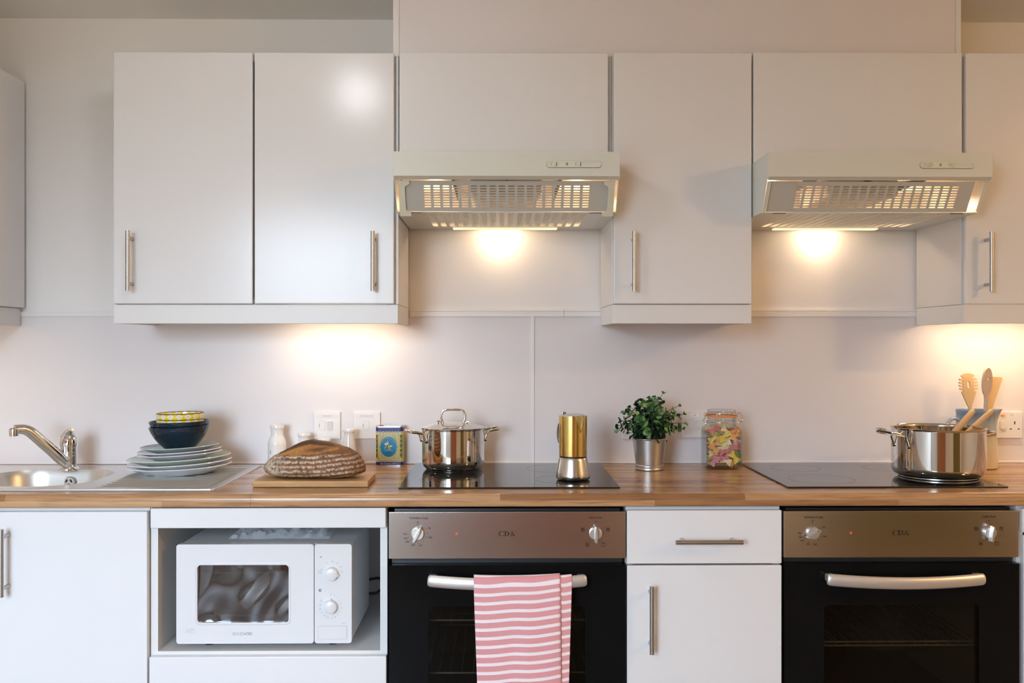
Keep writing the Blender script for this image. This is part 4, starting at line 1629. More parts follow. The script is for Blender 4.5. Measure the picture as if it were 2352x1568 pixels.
# olive sprigs down both yellow sides
for cx_, hw in ((tx1 - .0058, .0040), (tx0 + .0042, .0024)):
    stroke(bm, [(cx_, WT + .024), (cx_, WT + .096)], .0010, yl - .0002, 3)
    for k in range(5):
        zc = WT + .030 + .0145 * k
        for s in (-1, 1):
            dec(bm, [(cx_, zc), (cx_ + s * hw * .9, zc + .004), (cx_ + s * hw * .85, zc + .0105), (cx_ + s * hw * .2, zc + .0085)], yl - .0003, 3)
            dec(bm, ell(cx_ + s * hw * .55, zc - .0005, .0013, .0018, 8), yl - .0004, 0)
# rider on a walking horse
hx, hz = ccx - .0015, ccz + .0035
for (pts, m_) in (
        ([(-.0075, -.0035), (-.003, -.0052), (.003, -.0035), (.0055, -.0010), (.0050, .0015), (.0015, .0022), (-.0045, .0025), (-.0070, .0005)], 2),
        ([(-.0070, .0000), (-.0100, .0030), (-.0112, .0065), (-.0095, .0085), (-.0060, .0085), (-.0035, .0055), (-.0045, .0015)], 5),
        ([(-.0080, -.0030), (-.0105, -.0045), (-.0112, -.0095), (-.0100, -.0095), (-.0090, -.0050), (-.0060, -.0035)], 2),
        ([(.0010, -.0035), (.0012, -.0085), (-.0008, -.0125), (.0006, -.0125), (.0026, -.0085), (.0030, -.0035)], 2),
        ([(.0035, -.0030), (.0055, -.0075), (.0052, -.0130), (.0066, -.0130), (.0072, -.0075), (.0055, -.0010)], 2),
        ([(.0060, .0000), (.0100, .0012), (.0140, -.0010), (.0115, -.0035), (.0065, -.0028)], 5),
        ([(-.0035, .0005), (-.0040, .0060), (-.0020, .0105), (.0012, .0105), (.0012, .0045), (-.0002, .0000), (-.0018, -.0055), (-.0030, -.0055)], 5),
        ([(-.0015, .0102), (-.0016, .0132), (-.0002, .0138), (.0004, .0104)], 1),
        ([(-.0020, .0098), (-.0078, .0118), (-.0080, .0108), (-.0022, .0080)], 5)):
    dec(bm, [(hx + u, hz + v) for (u, v) in pts], yl - .0007, m_)
dec(bm, ell(hx - .0008, hz + .0148, .0016, .0018, 10), yl - .0008, 1)
s_ = 'EXTRA VIRGIN OLIVE OIL'
for k, ch in enumerate(s_):
    if ch == ' ':
        continue
    a = R(152 - 124 * k / (len(s_) - 1))
    text(bm, ch, .0042, ccx + .0215 * math.cos(a), ccz + .0265 * math.sin(a), yl - .0006, 1, rot=a - PI / 2)
text(bm, '"TENIENTE"', .0046, ccx, ccz - .0110, yl - .0006, 1, width=.026)
for k, w_ in enumerate((.011, .040, .024, .020, .0, .020)):
    if w_:
        stroke(bm, [(ccx - w_ / 2, ccz - .0148 - .0024 * k), (ccx + w_ / 2, ccz - .0148 - .0024 * k)], .0009, yl - .0006, 0)
text(bm, 'Net Contents 500 ml', .0066, ccx + .001, WT + .0082, yl, 5, width=.053)
obj('printed_label', bm, [navy_p, gold_p, yel_p, grn_p, teal_p, wht_p], tn)
bm = B(); lathe(bm, [(.006, 0), (.006, .004), (0, .004)], (tx0 + .016, -0.040, WT + TH - .002), 20); obj('cap', bm, pbr('red_cap', (.7, .06, .03), .35), tn)

# ------------------------------------------------------------------ lidded saucepan
HZ = WT + .0048
S1 = (-0.1400, -0.152)
pn = thing('saucepan', 'polished steel saucepan with its lid on, on the left-hand hob', 'saucepan', (S1[0], S1[1], HZ))
bm = B()
lathe(bm, [(0, 0), (.078, 0), (.083, .002), (.090, .010), (.0932, .020), (.0935, .030), (.0935, .118), (.0960, .1205), (.0960, .1220), (.0925, .1220), (.0918, .116), (.0918, .02), (.08, .006), (0, .005)], (*S1, HZ), 96)
obj('pan', bm, M['steel'], pn, smooth=35)
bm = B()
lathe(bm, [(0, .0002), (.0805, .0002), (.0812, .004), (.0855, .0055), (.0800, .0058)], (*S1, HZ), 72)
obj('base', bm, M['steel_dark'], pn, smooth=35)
bm = B()
lathe(bm, [(.088, .1205), (.0955, .1225), (.0960, .1240), (.0940, .1250), (.084, .1262), (.072, .1310), (.055, .1355), (.030, .1385), (0, .1395)], (*S1, HZ), 96)
ld = obj('lid', bm, M['steel'], pn, smooth=50)
bm = B()
zl_ = HZ + .1340
pts = []
for (dx, dz) in ((-.0465, .0060), (-.0420, .0075), (-.0385, .0040), (-.0330, .0020), (-.0305, .0060), (-.0345, .0150), (-.0355, .0270), (-.0320, .0370), (-.0240, .0415), (-.012, .0428), (0, .0430), (.012, .0428), (.0240, .0415), (.0320, .0370), (.0355, .0270), (.0345, .0150), (.0305, .0060), (.0330, .0020), (.0385, .0040), (.0420, .0075), (.0465, .0060)):
    pts.append((S1[0] + dx, S1[1] - .010, zl_ + dz))
tube(bm, pts, [.005] + [.0042] * 2 + [.0035] * 15 + [.0042] * 2 + [.005], 12, sub=2)
obj('lid_handle', bm, M['steel'], ld, smooth=60)


def loop_handle(c, r, z, ang, out, half, rise, rad, parent, mat, drop=.018, strap=None):
    """pan handle: two riveted feet, curving out to a loop"""
    pts = []
    a = R(ang)
    ex, ey = math.cos(a), math.sin(a)
    tx, ty = -ey, ex

    def P(o, s, dz):
        return (c[0] + ex * o + tx * s, c[1] + ey * o + ty * s, z + dz)
    r0 = math.sqrt(max(0, r * r - half * half))
    pts += [P(r0 + .002, -half, -drop), P(r0 + .004, -half, -drop * .6), P(r0 + .008, -half, -drop * .1), P(r0 + .016, -half * .98, rise * .4)]
    for k in range(9):
        b = -90 + 180 * k / 8
        pts.append(P(r + out - half * .55 + half * .55 * math.cos(R(b)), half * .95 * math.sin(R(b)), rise * (.7 + .3 * math.cos(R(b)))))
    pts += [P(r0 + .016, half * .98, rise * .4), P(r0 + .008, half, -drop * .1), P(r0 + .004, half, -drop * .6), P(r0 + .002, half, -drop)]
    bm = B()
    if strap:
        tube(bm, pts, rad, 12, flat=(strap[0], strap[1], (0, 0, 1)), sub=3)
    else:
        tube(bm, pts, rad, 12, sub=3)
    for s in (-half, half):
        p = Vector(P(r0 - .001, s, -drop)); q = Vector(P(r0 + .0055, s, -drop))
        cyl(bm, p, q, .0062, .0045, 16)
    return obj('handle', bm, mat, parent, smooth=60)


loop_handle(S1, .0935, HZ + .106, 200, .052, .026, .012, .0042, pn, M['steel'], .020)
loop_handle(S1, .0935, HZ + .106, 20, .052, .026, .014, .0042, pn, M['steel'], .020)

# ------------------------------------------------------------------ moka pot
MK = (0.2013, -0.382)
mk = thing('moka_pot', 'gold-topped stove-top moka pot standing on the left-hand hob', 'coffee pot', (MK[0], MK[1], HZ))
bm = B()
lathe(bm, [(0, .0008), (.0420, .0008), (.0455, .003), (.0478, .008), (.0478, .013), (.0463, .022), (.0405, .054), (.0388, .0605), (.0375, .0615), (0, .0615)], (*MK, HZ), 72)
obj('boiler', bm, M['moka'], mk, smooth=40)
bm = B(); lathe(bm, [(.0372, .0612), (.0372, .0650), (0, .065)], (*MK, HZ), 48); obj('seal', bm, M['dark'], mk)
bm = B()
lathe(bm, [(0, .0648), (.0378, .0648), (.0385, .0662), (.0385, .1745), (.0372, .1745), (.0372, .10), (0, .10)], (*MK, HZ), 72)
# folded V spout on the front right
a = R(-62)
ex, ey = math.cos(a), math.sin(a)
tx_, ty_ = -ey, ex


def MP(o, s, z):
    return (MK[0] + ex * o + tx_ * s, MK[1] + ey * o + ty_ * s, HZ + z)


nr = 8
prev = None
for k in range(nr + 1):
    q = k / nr
    z = .1745 - .045 * q
    hw = .0150 * (1 - q) ** .8 + .0004
    o_ = .0165 * (1 - q) ** .9
    rr0 = math.sqrt(.0385 ** 2 - hw ** 2)
    cur = ring(bm, [MP(rr0 - .001, -hw, z), MP(rr0 + o_ * .55, -hw * .62, z), MP(.0385 + o_, 0, z), MP(rr0 + o_ * .55, hw * .62, z), MP(rr0 - .001, hw, z)])
    if prev:
        bridge(bm, prev, cur, closed=False)
    prev = cur
obj('jug', bm, M['gold'], mk, smooth=45)
bm = B()
lathe(bm, [(.0375, .1740), (.0396, .1745), (.0396, .1760), (.034, .1785), (.020, .1815), (0, .1825)], (*MK, HZ), 64)
box(bm, MK[0] - .030, MK[0] - .018, MK[1] + .006, MK[1] + .018, HZ + .178, HZ + .1855, .002)
obj('lid', bm, M['steel'], mk, smooth=45)
bm = B()
ha = R(146)
hx_, hy_ = math.cos(ha), math.sin(ha)
tube(bm, [(MK[0] + hx_ * o, MK[1] + hy_ * o, HZ + z) for (o, z) in ((.036, .152), (.042, .150), (.0455, .140), (.0470, .126), (.0455, .110), (.042, .100), (.036, .098))], .0042, 12, sub=4)
obj('handle', bm, pbr('moka_handle', (.14, .10, .06), .3, metal=.6), mk, smooth=60)

# ------------------------------------------------------------------ potted plant
PL = (0.4490, -0.150)
pl = thing('potted_plant', 'bushy round-leaved green plant in a galvanised pot', 'plant', (PL[0], PL[1], WT))
bm = B()
lathe(bm, [(0, .002), (.0405, .0005), (.0425, .002), (.0428, .005), (.0418, .008), (.0428, .011), (.0425, .0145), (.0408, .0165), (.0412, .019), (.0500, .0905), (.0520, .0915), (.0528, .0940), (.0520, .0955), (.0500, .0945), (.0485, .088), (.0430, .050), (0, .05)], (*PL, WT + .0003), 64)
obj('pot', bm, M['zinc'], pl, smooth=35)
bm = B(); lathe(bm, [(.0482, .082), (.030, .090), (0, .095)], (*PL, WT), 32); obj('soil', bm, M['soil'], pl)


def leaf_mesh(name, w, l, cup):
    bm = B()
    n = 5
    L, Rr, C_ = [], [], []
    for k in range(n + 1):
        q = k / n
        hw = w * math.sin(PI * min(1, q * .93 + .07)) ** .7
        if k == n:
            hw = w * .12
        z = cup * (q * q) * .6
        C_.append(bm.verts.new((0, l * q, z)))
        L.append(bm.verts.new((-hw, l * q, z + cup * hw / w * .5)))
        Rr.append(bm.verts.new((hw, l * q, z + cup * hw / w * .5)))
    for k in range(n):
        bm.faces.new((L[k], C_[k], C_[k + 1], L[k + 1]))
        bm.faces.new((C_[k], Rr[k], Rr[k + 1], C_[k + 1]))
    me = bpy.data.meshes.new(name)
    bm.to_mesh(me); bm.free()
    me.materials.append(M['leaf'])
    for p in me.polygons:
        p.use_smooth = True
    return me


leaves = [leaf_mesh('leaf', .0066, .0135, .003), leaf_mesh('leaf', .0074, .0145, .0045), leaf_mesh('leaf', .0054, .0115, .002)]
rp = random.Random(21)
cnt = 0
spare = []
tips = []
NS = 64
fixed = [(0.483, -.185, 1.140), (0.532, -.175, 1.103), (0.547, -.165, 1.078), (0.372, -.185, 1.085), (0.352, -.18, 1.030), (0.545, -.17, 1.035), (0.43, -.20, 1.115), (0.36, -.175, 1.06), (0.455, -.2, 1.118), (0.552, -.16, 1.05)]
for k in range(NS):
    if k < len(fixed):
        tips.append(Vector(fixed[k]))
        continue
    th = 2 * PI * (k * .618)
    el = rp.uniform(-8, 80)
    rad = .074 + rp.uniform(-.008, .010)
    v = Vector((math.cos(th) * math.cos(R(el)) * rad * 1.16, math.sin(th) * math.cos(R(el)) * rad * 1.0, math.sin(R(el)) * rad * 1.1))
    tips.append(Vector((PL[0] + .001, PL[1], 1.035)) + v)
for k, tip in enumerate(tips):
    b0 = Vector((PL[0] + rp.uniform(-.025, .025), PL[1] + rp.uniform(-.025, .025), WT + .088))
    mid_ = b0.lerp(tip, .5) + Vector((0, 0, .018))
    pts = [b0, b0.lerp(mid_, .5) + Vector((0, 0, .006)), mid_, mid_.lerp(tip, .55) + Vector((0, 0, .004)), tip]
    bm = B(); tube(bm, pts, [.0013, .0012, .0011, .0009, .0007], 5); obj('stem', bm, M['stem'], pl)
    npair = 5
    for q in range(npair):
        f = 1 - q * .17
        p = mid_.lerp(tip, (f - .5) * 2) if f > .5 else b0.lerp(mid_, f * 2)
        d = (tip - mid_).normalized()
        for s in (0, 1):
            ax = Vector((rp.uniform(-1, 1), rp.uniform(-1, 1), rp.uniform(-.4, 1))).normalized()
            side = d.cross(ax).normalized() * (1 if s else -1)
            y_ = (side * .8 + d * (.7 if q == 0 else .35)).normalized()
            zz_ = (d - y_ * d.dot(y_))
            zz_ = (zz_.normalized() * (-1 if q < 2 else 1) * -1)
            x_ = y_.cross(zz_).normalized()
            sc_ = rp.uniform(.95, 1.3) * (0.8 if q == 0 else 1.1)
            mt = Matrix((( x_.x, y_.x, zz_.x), (x_.y, y_.y, zz_.y), (x_.z, y_.z, zz_.z))).to_4x4()
            mt = Matrix.Translation(p - Vector((PL[0], PL[1], WT))) @ mt @ Matrix.Scale(sc_, 4)
            spare.append((p.y, mt, rp.randrange(3)))
spare.sort(key=lambda e: e[0])
for (yy_, mt, w_) in spare[:292]:
    o = bpy.data.objects.new('leaf', leaves[w_])
    COL.objects.link(o)
    o.parent = pl
    o.matrix_local = mt
bm = B()
for (yy_, mt, w_) in spare[292:]:
    me = leaves[w_]
    vs = [bm.verts.new(mt @ v.co + Vector((PL[0], PL[1], WT))) for v in me.vertices]
    for p in me.polygons:
        bm.faces.new([vs[i] for i in p.vertices])
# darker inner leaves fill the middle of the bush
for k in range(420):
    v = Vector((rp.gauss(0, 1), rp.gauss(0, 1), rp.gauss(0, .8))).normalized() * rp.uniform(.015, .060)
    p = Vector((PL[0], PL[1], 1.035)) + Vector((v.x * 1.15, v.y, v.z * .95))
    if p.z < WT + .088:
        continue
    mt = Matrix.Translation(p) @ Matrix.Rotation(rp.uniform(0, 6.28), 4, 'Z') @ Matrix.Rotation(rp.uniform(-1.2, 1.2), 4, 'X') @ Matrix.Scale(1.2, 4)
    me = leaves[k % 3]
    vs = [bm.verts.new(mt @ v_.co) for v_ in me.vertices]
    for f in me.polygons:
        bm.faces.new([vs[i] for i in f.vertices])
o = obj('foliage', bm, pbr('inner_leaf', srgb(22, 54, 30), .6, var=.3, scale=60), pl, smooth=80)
o['kind'] = 'stuff'

# ------------------------------------------------------------------ clip-top jar of pasta bows
JR = (0.6760, -0.110)
jr = thing('storage_jar', 'clip-top glass jar filled with coloured pasta bows', 'jar', (JR[0], JR[1], WT))


def jar_ring(h, ch, z):
    p = []
    for (sx, sy) in ((1, -1), (1, 1), (-1, 1), (-1, -1)):
        c1 = (JR[0] + sx * h, JR[1] + sy * (h - ch)); c2 = (JR[0] + sx * (h - ch), JR[1] + sy * h)
        a, b = (c2, c1) if sx * sy < 0 else (c1, c2)
        for k in range(4):
            q = k / 3
            cx_, cy_ = a[0] + (b[0] - a[0]) * q, a[1] + (b[1] - a[1]) * q
            bl = .25 * math.sin(PI * q)
            p.append((cx_ + sx * ch * bl * .35, cy_ + sy * ch * bl * .35, WT + z))
    return p


def circ16(r, z):
    a0 = math.atan2(-(1), (.6))
    out_ = []
    base = jar_ring(.0545, .018, 0)
    for (x, y, _) in base:
        a = math.atan2(y - JR[1], x - JR[0])
        out_.append((JR[0] + r * math.cos(a), JR[1] + r * math.sin(a), WT + z))
    return out_


bm = B()
lv = [jar_ring(.0490, .018, .0010), jar_ring(.0535, .018, .0045), jar_ring(.0545, .018, .012), jar_ring(.0545, .018, .108), jar_ring(.0535, .018, .116), jar_ring(.0500, .018, .124), circ16(.0475, .131), circ16(.0462, .136), circ16(.0462, .150), circ16(.0485, .153), circ16(.0485, .157)]
rs = [ring(bm, p) for p in lv]
for k in range(len(rs) - 1):
    bridge(bm, rs[k], rs[k + 1])
bm.faces.new(rs[0])
bmesh.ops.subdivide_edges(bm, edges=[e for e in bm.edges if len(e.link_faces) == 2 and abs(e.verts[0].co.z - e.verts[1].co.z) < 1e-6], cuts=1) if False else None
obj('glass_body', bm, M['glass'], jr, smooth=28)
bm = B()
rs = [ring(bm, jar_ring(.0495, .017, .0085)), ring(bm, jar_ring(.0515, .017, .014)), ring(bm, jar_ring(.0515, .017, .112))]
bridge(bm, rs[0], rs[1]); bridge(bm, rs[1], rs[2]); bm.faces.new(rs[0])
obj('inner_wall', bm, M['glass'], jr, smooth=28)
bm = B()
lathe(bm, [(.0440, .1570), (.0490, .1570), (.0500, .1590), (.0490, .1608), (.0440, .1608)], (*JR, WT), 48); obj('seal', bm, M['gasket'], jr, smooth=50)
bm = B()
lathe(bm, [(.0480, .1610), (.0490, .1635), (.0480, .1660), (.0440, .1680), (.0430, .1760), (.0410, .1785), (.025, .1795), (0, .1795)], (*JR, WT), 48); obj('glass_lid', bm, M['glass'], jr, smooth=40)
bm = B()
for zz_, r_ in ((.1410, .0470), (.1668, .0470)):
    tube(bm, [(JR[0] + r_ * math.cos(2 * PI * i / 48), JR[1] + r_ * math.sin(2 * PI * i / 48), WT + zz_) for i in range(48)], .0011, 8, closed=True)
# clip on the left, hinge on the right
L0 = Vector((JR[0] - .049, JR[1] - .012, WT))
tube(bm, [L0 + Vector((.004, 0, .167)), L0 + Vector((-.006, -.002, .169)), L0 + Vector((-.009, -.003, .166)), L0 + Vector((-.005, -.003, .158)), L0 + Vector((-.004, -.003, .146)), L0 + Vector((-.007, -.004, .144))], .0012, 8, sub=3)
tube(bm, [L0 + Vector((.002, 0, .141)), L0 + Vector((-.005, -.003, .138)), L0 + Vector((-.010, -.004, .146)), L0 + Vector((-.012, -.004, .152)), L0 + Vector((-.008, -.004, .154)), L0 + Vector((-.006, -.004, .148)), L0 + Vector((-.004, -.005, .136)), L0 + Vector((-.009, -.006, .127)), L0 + Vector((-.017, -.008, .110))], .0013, 8, sub=3)
tube(bm, [L0 + Vector((.001 + .0035 * math.cos(a * .7), -.004, .1335 + .0035 * math.sin(a * .7))) for a in range(9)], .0011, 8, closed=True)
R0 = Vector((JR[0] + .047, JR[1] - .006, WT))
tube(bm, [R0 + Vector((0, 0, .167)), R0 + Vector((.008, -.002, .168)), R0 + Vector((.014, -.003, .161)), R0 + Vector((.0165, -.003, .150)), R0 + Vector((.015, -.003, .143)), R0 + Vector((.010, -.003, .142)), R0 + Vector((.004, -.002, .139)), R0 + Vector((0, 0, .141))], .0012, 8, sub=3)
tube(bm, [R0 + Vector((.0135 + .0032 * math.cos(a * .7), -.003, .1455 + .0032 * math.sin(a * .7))) for a in range(9)], .0011, 8, closed=True)
obj('wire_clip', bm, M['chrome'], jr, smooth=60)


def farfalle_mesh():
    bm = B()
    nx_, ny_ = 10, 8
    g_ = []
    for i in range(nx_ + 1):
        u = -1 + 2 * i / nx_
        row = []
        for j in range(ny_ + 1):
            v = -1 + 2 * j / ny_
            pinch = .28 + .72 * abs(u) ** .8
            x = .0175 * u + .0012 * math.cos(9 * v) * (abs(u) > .95)
            y = .0125 * v * pinch
            z = .0042 * math.cos(2.6 * PI * v) * (1 - abs(u) ** 1.5) * .8 + .003 * abs(u) * math.sin(2.2 * v)
            row.append(bm.verts.new((x, y, z)))
        g_.append(row)
    for i in range(nx_):
        for j in range(ny_):
            bm.faces.new((g_[i][j], g_[i + 1][j], g_[i + 1][j + 1], g_[i][j + 1]))
    me = bpy.data.meshes.new('pasta_bow')
    bm.to_mesh(me); bm.free()
    for p in me.polygons:
        p.use_smooth = True
    return me


base_far = farfalle_mesh()
far = []
for m_ in PASTA:
    me = base_far.copy()
    me.materials.append(m_)
    far.append(me)
PN = ['dusty pink', 'bright yellow', 'pale cream', 'orange', 'dark green']
rj = random.Random(12)
seq = [0, 2, 1, 0, 3, 2, 0, 1, 4, 2, 3, 0, 2, 1]
k = 0
LAY = ['bottom', 'second', 'third', 'fourth', 'fifth', 'sixth', 'seventh', 'topmost']
SPOT = ['front left', 'front middle', 'front right', 'middle left', 'middle right', 'centre', 'back left', 'back middle', 'back right']
for layer in range(8):
    z = WT + .024 + layer * .0132
    spots = [(-.030, -.036), (.002, -.037), (.032, -.034), (-.034, -.006), (.034, -.004), (0, -.012), (-.03, .028), (.005, .03), (.034, .028)]
    for si, (dx, dy) in enumerate(spots):
        ci = seq[(k * 5 + layer * 3) % len(seq)]
        o = bpy.data.objects.new('pasta_bow', far[ci])
        COL.objects.link(o)
        o.location = (JR[0] + dx * 0.98 + rj.uniform(-.004, .004), JR[1] + dy + rj.uniform(-.002, .003), z + rj.uniform(-.003, .003))
        front = dy < -.03
        o.rotation_euler = ((R(rj.uniform(50, 110)) if front else R(rj.uniform(-60, 60))), R(rj.uniform(-55, 55)) if front else R(rj.uniform(-30, 30)), R(rj.uniform(-25, 25)) if front else R(rj.uniform(0, 180)))
        s_ = rj.uniform(.86, 1.04)
        o.scale = (s_, s_, s_)
        tag(o, '%s pasta bow at the %s of the %s layer in the jar' % (PN[ci], SPOT[si], LAY[layer]), 'pasta', 'pasta bows in the jar')
        k += 1

# ------------------------------------------------------------------ open saucepan with two wooden handles
S2 = (1.2350, -0.338)
pn = thing('saucepan', 'open polished steel saucepan on the right-hand hob', 'saucepan', (S2[0], S2[1], HZ))
bm = B()
lathe(bm, [(0, .0045), (.100, .0045), (.110, .0055), (.118, .011), (.1225, .020), (.1235, .030), (.1235, .133), (.1258, .1365), (.1265, .1385), (.1255, .1395), (.1228, .1370), (.1215, .132), (.1215, .026), (.112, .012), (0, .009)], (*S2, HZ), 112)
obj('pan', bm, M['steel'], pn, smooth=35)
bm = B()
lathe(bm, [(0, .0003), (.1020, .0003), (.1045, .0015), (.1045, .0055), (.1025, .0070)], (*S2, HZ), 96)
obj('base', bm, M['handle'], pn, smooth=35)
loop_handle(S2, .1235, HZ + .110, 194, .066, .032, .026, .0052, pn, M['steel'], .020, strap=(.45, 1.15))
loop_handle(S2, .1235, HZ + .110, 12, .054, .030, .010, .0052, pn, M['steel'], .020, strap=(.45, 1.15))


def stick(label, p0, p1, r, parent=None):
    p0, p1 = Vector(p0), Vector(p1)
    bm = B()
    n = 8
    pts = [p0.lerp(p1, k / n) for k in range(n)] + [p0.lerp(p1, .975), p1]
    tube(bm, pts, [r * .8] * 2 + [r] * (n - 2) + [r * .95, r * .55], 16)
    # bowl of the spoon, down in the pan
    d = (p0 - p1).normalized()
    c = p0 + d * .012
    prev = None
    for k in range(7):
        q = k / 6
        w = .024 * math.sin(PI * (.15 + .85 * q)) ** .6 + .004
        if k == 6:
            w = .004
        cc = p0 + d * (.05 * q - .01)
        s = d.cross(Vector((0, 1, 0))).normalized()
        nn = d.cross(s).normalized()
        cur = ring(bm, [cc + s * w, cc + nn * .004, cc - s * w, cc - nn * .004])
        if prev:
            bridge(bm, prev, cur)
        else:
            bm.faces.new(cur)
        prev = cur
    bm.faces.new(prev)
    o = obj('wooden_spoon', bm, M['beech3'], None, smooth=60)
    return tag(o, label, 'spoon', 'wooden spoons in the open saucepan')


stick('wooden spoon handle leaning nearer the jug handle, in the open saucepan', (1.192, -0.365, 0.954), (1.374, -0.262, 1.0950), .0086)
stick('wooden spoon handle leaning furthest right, out of the open saucepan', (1.225, -0.350, 0.962), (1.430, -0.262, 1.0960), .0080)

# ------------------------------------------------------------------ jug of wooden utensils
JG = (1.4560, -0.115)
jg = thing('jug', 'blue-topped cream stoneware jug holding wooden utensils', 'jug', (JG[0], JG[1], WT))
bm = B()
SEG = 64
prof = [(.0560, .0005), (.0605, .003), (.0612, .008), (.0590, .060), (.0570, .110), (.0560, .145), (.0568, .168), (.0578, .1755), (.0568, .1770), (.0548, .1755), (.0535, .165), (.0530, .145), (.0545, .10), (.055, .02), (0, .012)]
rings_ = []
for (r, z) in prof:
    if r == 0:
        rings_.append([bm.verts.new((JG[0], JG[1], WT + z))])
        continue
    pts = []
    for i in range(SEG):
        a = 2 * PI * i / SEG
        sp_ = max(0, math.cos(a + R(8))) ** 22 * max(0, (z - .135) / .042)
        pts.append((JG[0] + (r + .018 * sp_) * math.cos(a), JG[1] + (r + .018 * sp_) * math.sin(a), WT + z + .003 * sp_))
    rings_.append(ring(bm, pts))
for k in range(len(rings_) - 2):
    bridge(bm, rings_[k], rings_[k + 1])
for i in range(SEG):
    bm.faces.new((rings_[-2][i], rings_[-2][(i + 1) % SEG], rings_[-1][0]))
bm.faces.new(rings_[0])
obj('body', bm, M['jug'], jg, smooth=60)
bm = B()
tube(bm, [(JG[0] - o, JG[1] - .010, WT + z) for (o, z) in ((.050, .140), (.066, .150), (.082, .148), (.093, .132), (.095, .105), (.088, .078), (.072, .058), (.052, .050))], [.008] * 8, 14, flat=(.65, 1.1, (0, 0, 1)), sub=4)
obj('handle', bm, M['jug'], jg, smooth=60)


def utensil(name, label, cat_mat, foot, top, loops, th, ang, extra=None, hr=.0062):
    """flat wooden head (2D outlines measured up from the neck) on a round handle standing in the jug"""
    foot, top = Vector(foot), Vector(top)
    d = (top - foot).normalized()
    s = Vector((math.cos(R(ang)), math.sin(R(ang)), 0))
    s = (s - d * s.dot(d)).normalized()
    nn = s.cross(d).normalized()
    t = thing(name, label, 'utensil', tuple(foot), 'wooden utensils in the jug')
    bm = B()
    tube(bm, [foot, foot.lerp(top, .5), top], [hr * .9, hr, hr * .9], 14)
    obj('handle', bm, cat_mat, t, smooth=60)
    bm = B()
    flat(bm, loops, lambda u, v, w: tuple(top + s * u + d * v + nn * (w - th / 2)), th)
    if extra:
        extra(bm, top, s, d, nn)
    obj('head', bm, cat_mat, t, smooth=30)
    return t


# pasta server: toothed round head with a centre slot
outl = [(-.006, -.004), (-.0235, .040), (-.0215, .043)]
for k in range(4):
    z0 = .0475 + .0095 * k
    w = .0305 - abs(k - 1.2) * .0012
    outl += [(-.0165, z0 - .0040), (-.0165, z0 - .0015), (-w, z0 + .0010), (-w, z0 + .0058)]
outl += [(-.0165, .0830), (-.0165, .0860), (-.0220, .0890)]
outl += [(.0250 * math.cos(R(a)), .0850 + .0130 * math.sin(R(a))) for a in (150, 130, 110, 90, 70, 50, 30)]
right = [(-u, v) for (u, v) in reversed(outl[:outl.index((-.0220, .0890)) + 1])]
outl += right
hole = [(u, v) for (u, v) in rr(-.0045, .0045, .052, .073, .0044, 4)]
utensil('pasta_server', 'toothed wooden pasta server standing leftmost in the jug', M['beech'], (1.444, -.125, .93), (1.4410, -.105, 1.100), [outl, hole], .006, 6)
# spoon with a heart cut-out, seen nearly edge on
oval = [(.0050, -.002), (.0062, .012)] + [(.0205 * math.cos(R(a)), .052 + .0435 * math.sin(R(a))) for a in range(-60, 241, 12)] + [(-.0062, .012), (-.0050, -.002)]
heart = [(.0, .052), (.0062, .060), (.0068, .0645), (.0035, .0670), (.0, .0640), (-.0035, .0670), (-.0068, .0645), (-.0062, .060)]
heart = [(u + .004, v) for (u, v) in heart]
utensil('heart_spoon', 'pale wooden spoon with a heart cut-out, tallest in the jug', M['beech2'], (1.4690, -.128, .93), (1.4705, -.146, 1.121), [oval, heart], .006, 24)
spat = [(-.009, -.002), (-.028, .092), (-.026, .0965), (.033, .1035), (.037, .099), (.012, -.002)]
utensil('spatula', 'flat broad wooden spatula standing rightmost in the jug', M['beech'], (1.4780, -.110, .93), (1.5010, -.098, 1.088), [spat], .005, 8)


# ------------------------------------------------------------------ sockets and switches
def plate_box(t, x0, x1, z0, z1):
    bm = B(); box(bm, x0, x1, -0.0125, -0.0042, z0, z1, .002, 3); obj('faceplate', bm, M['socket'], t, smooth=40)


def screw(t, x, z):
    bm = B(); cyl(bm, (x, -0.0124, z), (x, -0.0130, z), .0028, seg=14); obj('screw', bm, M['socket'], t)


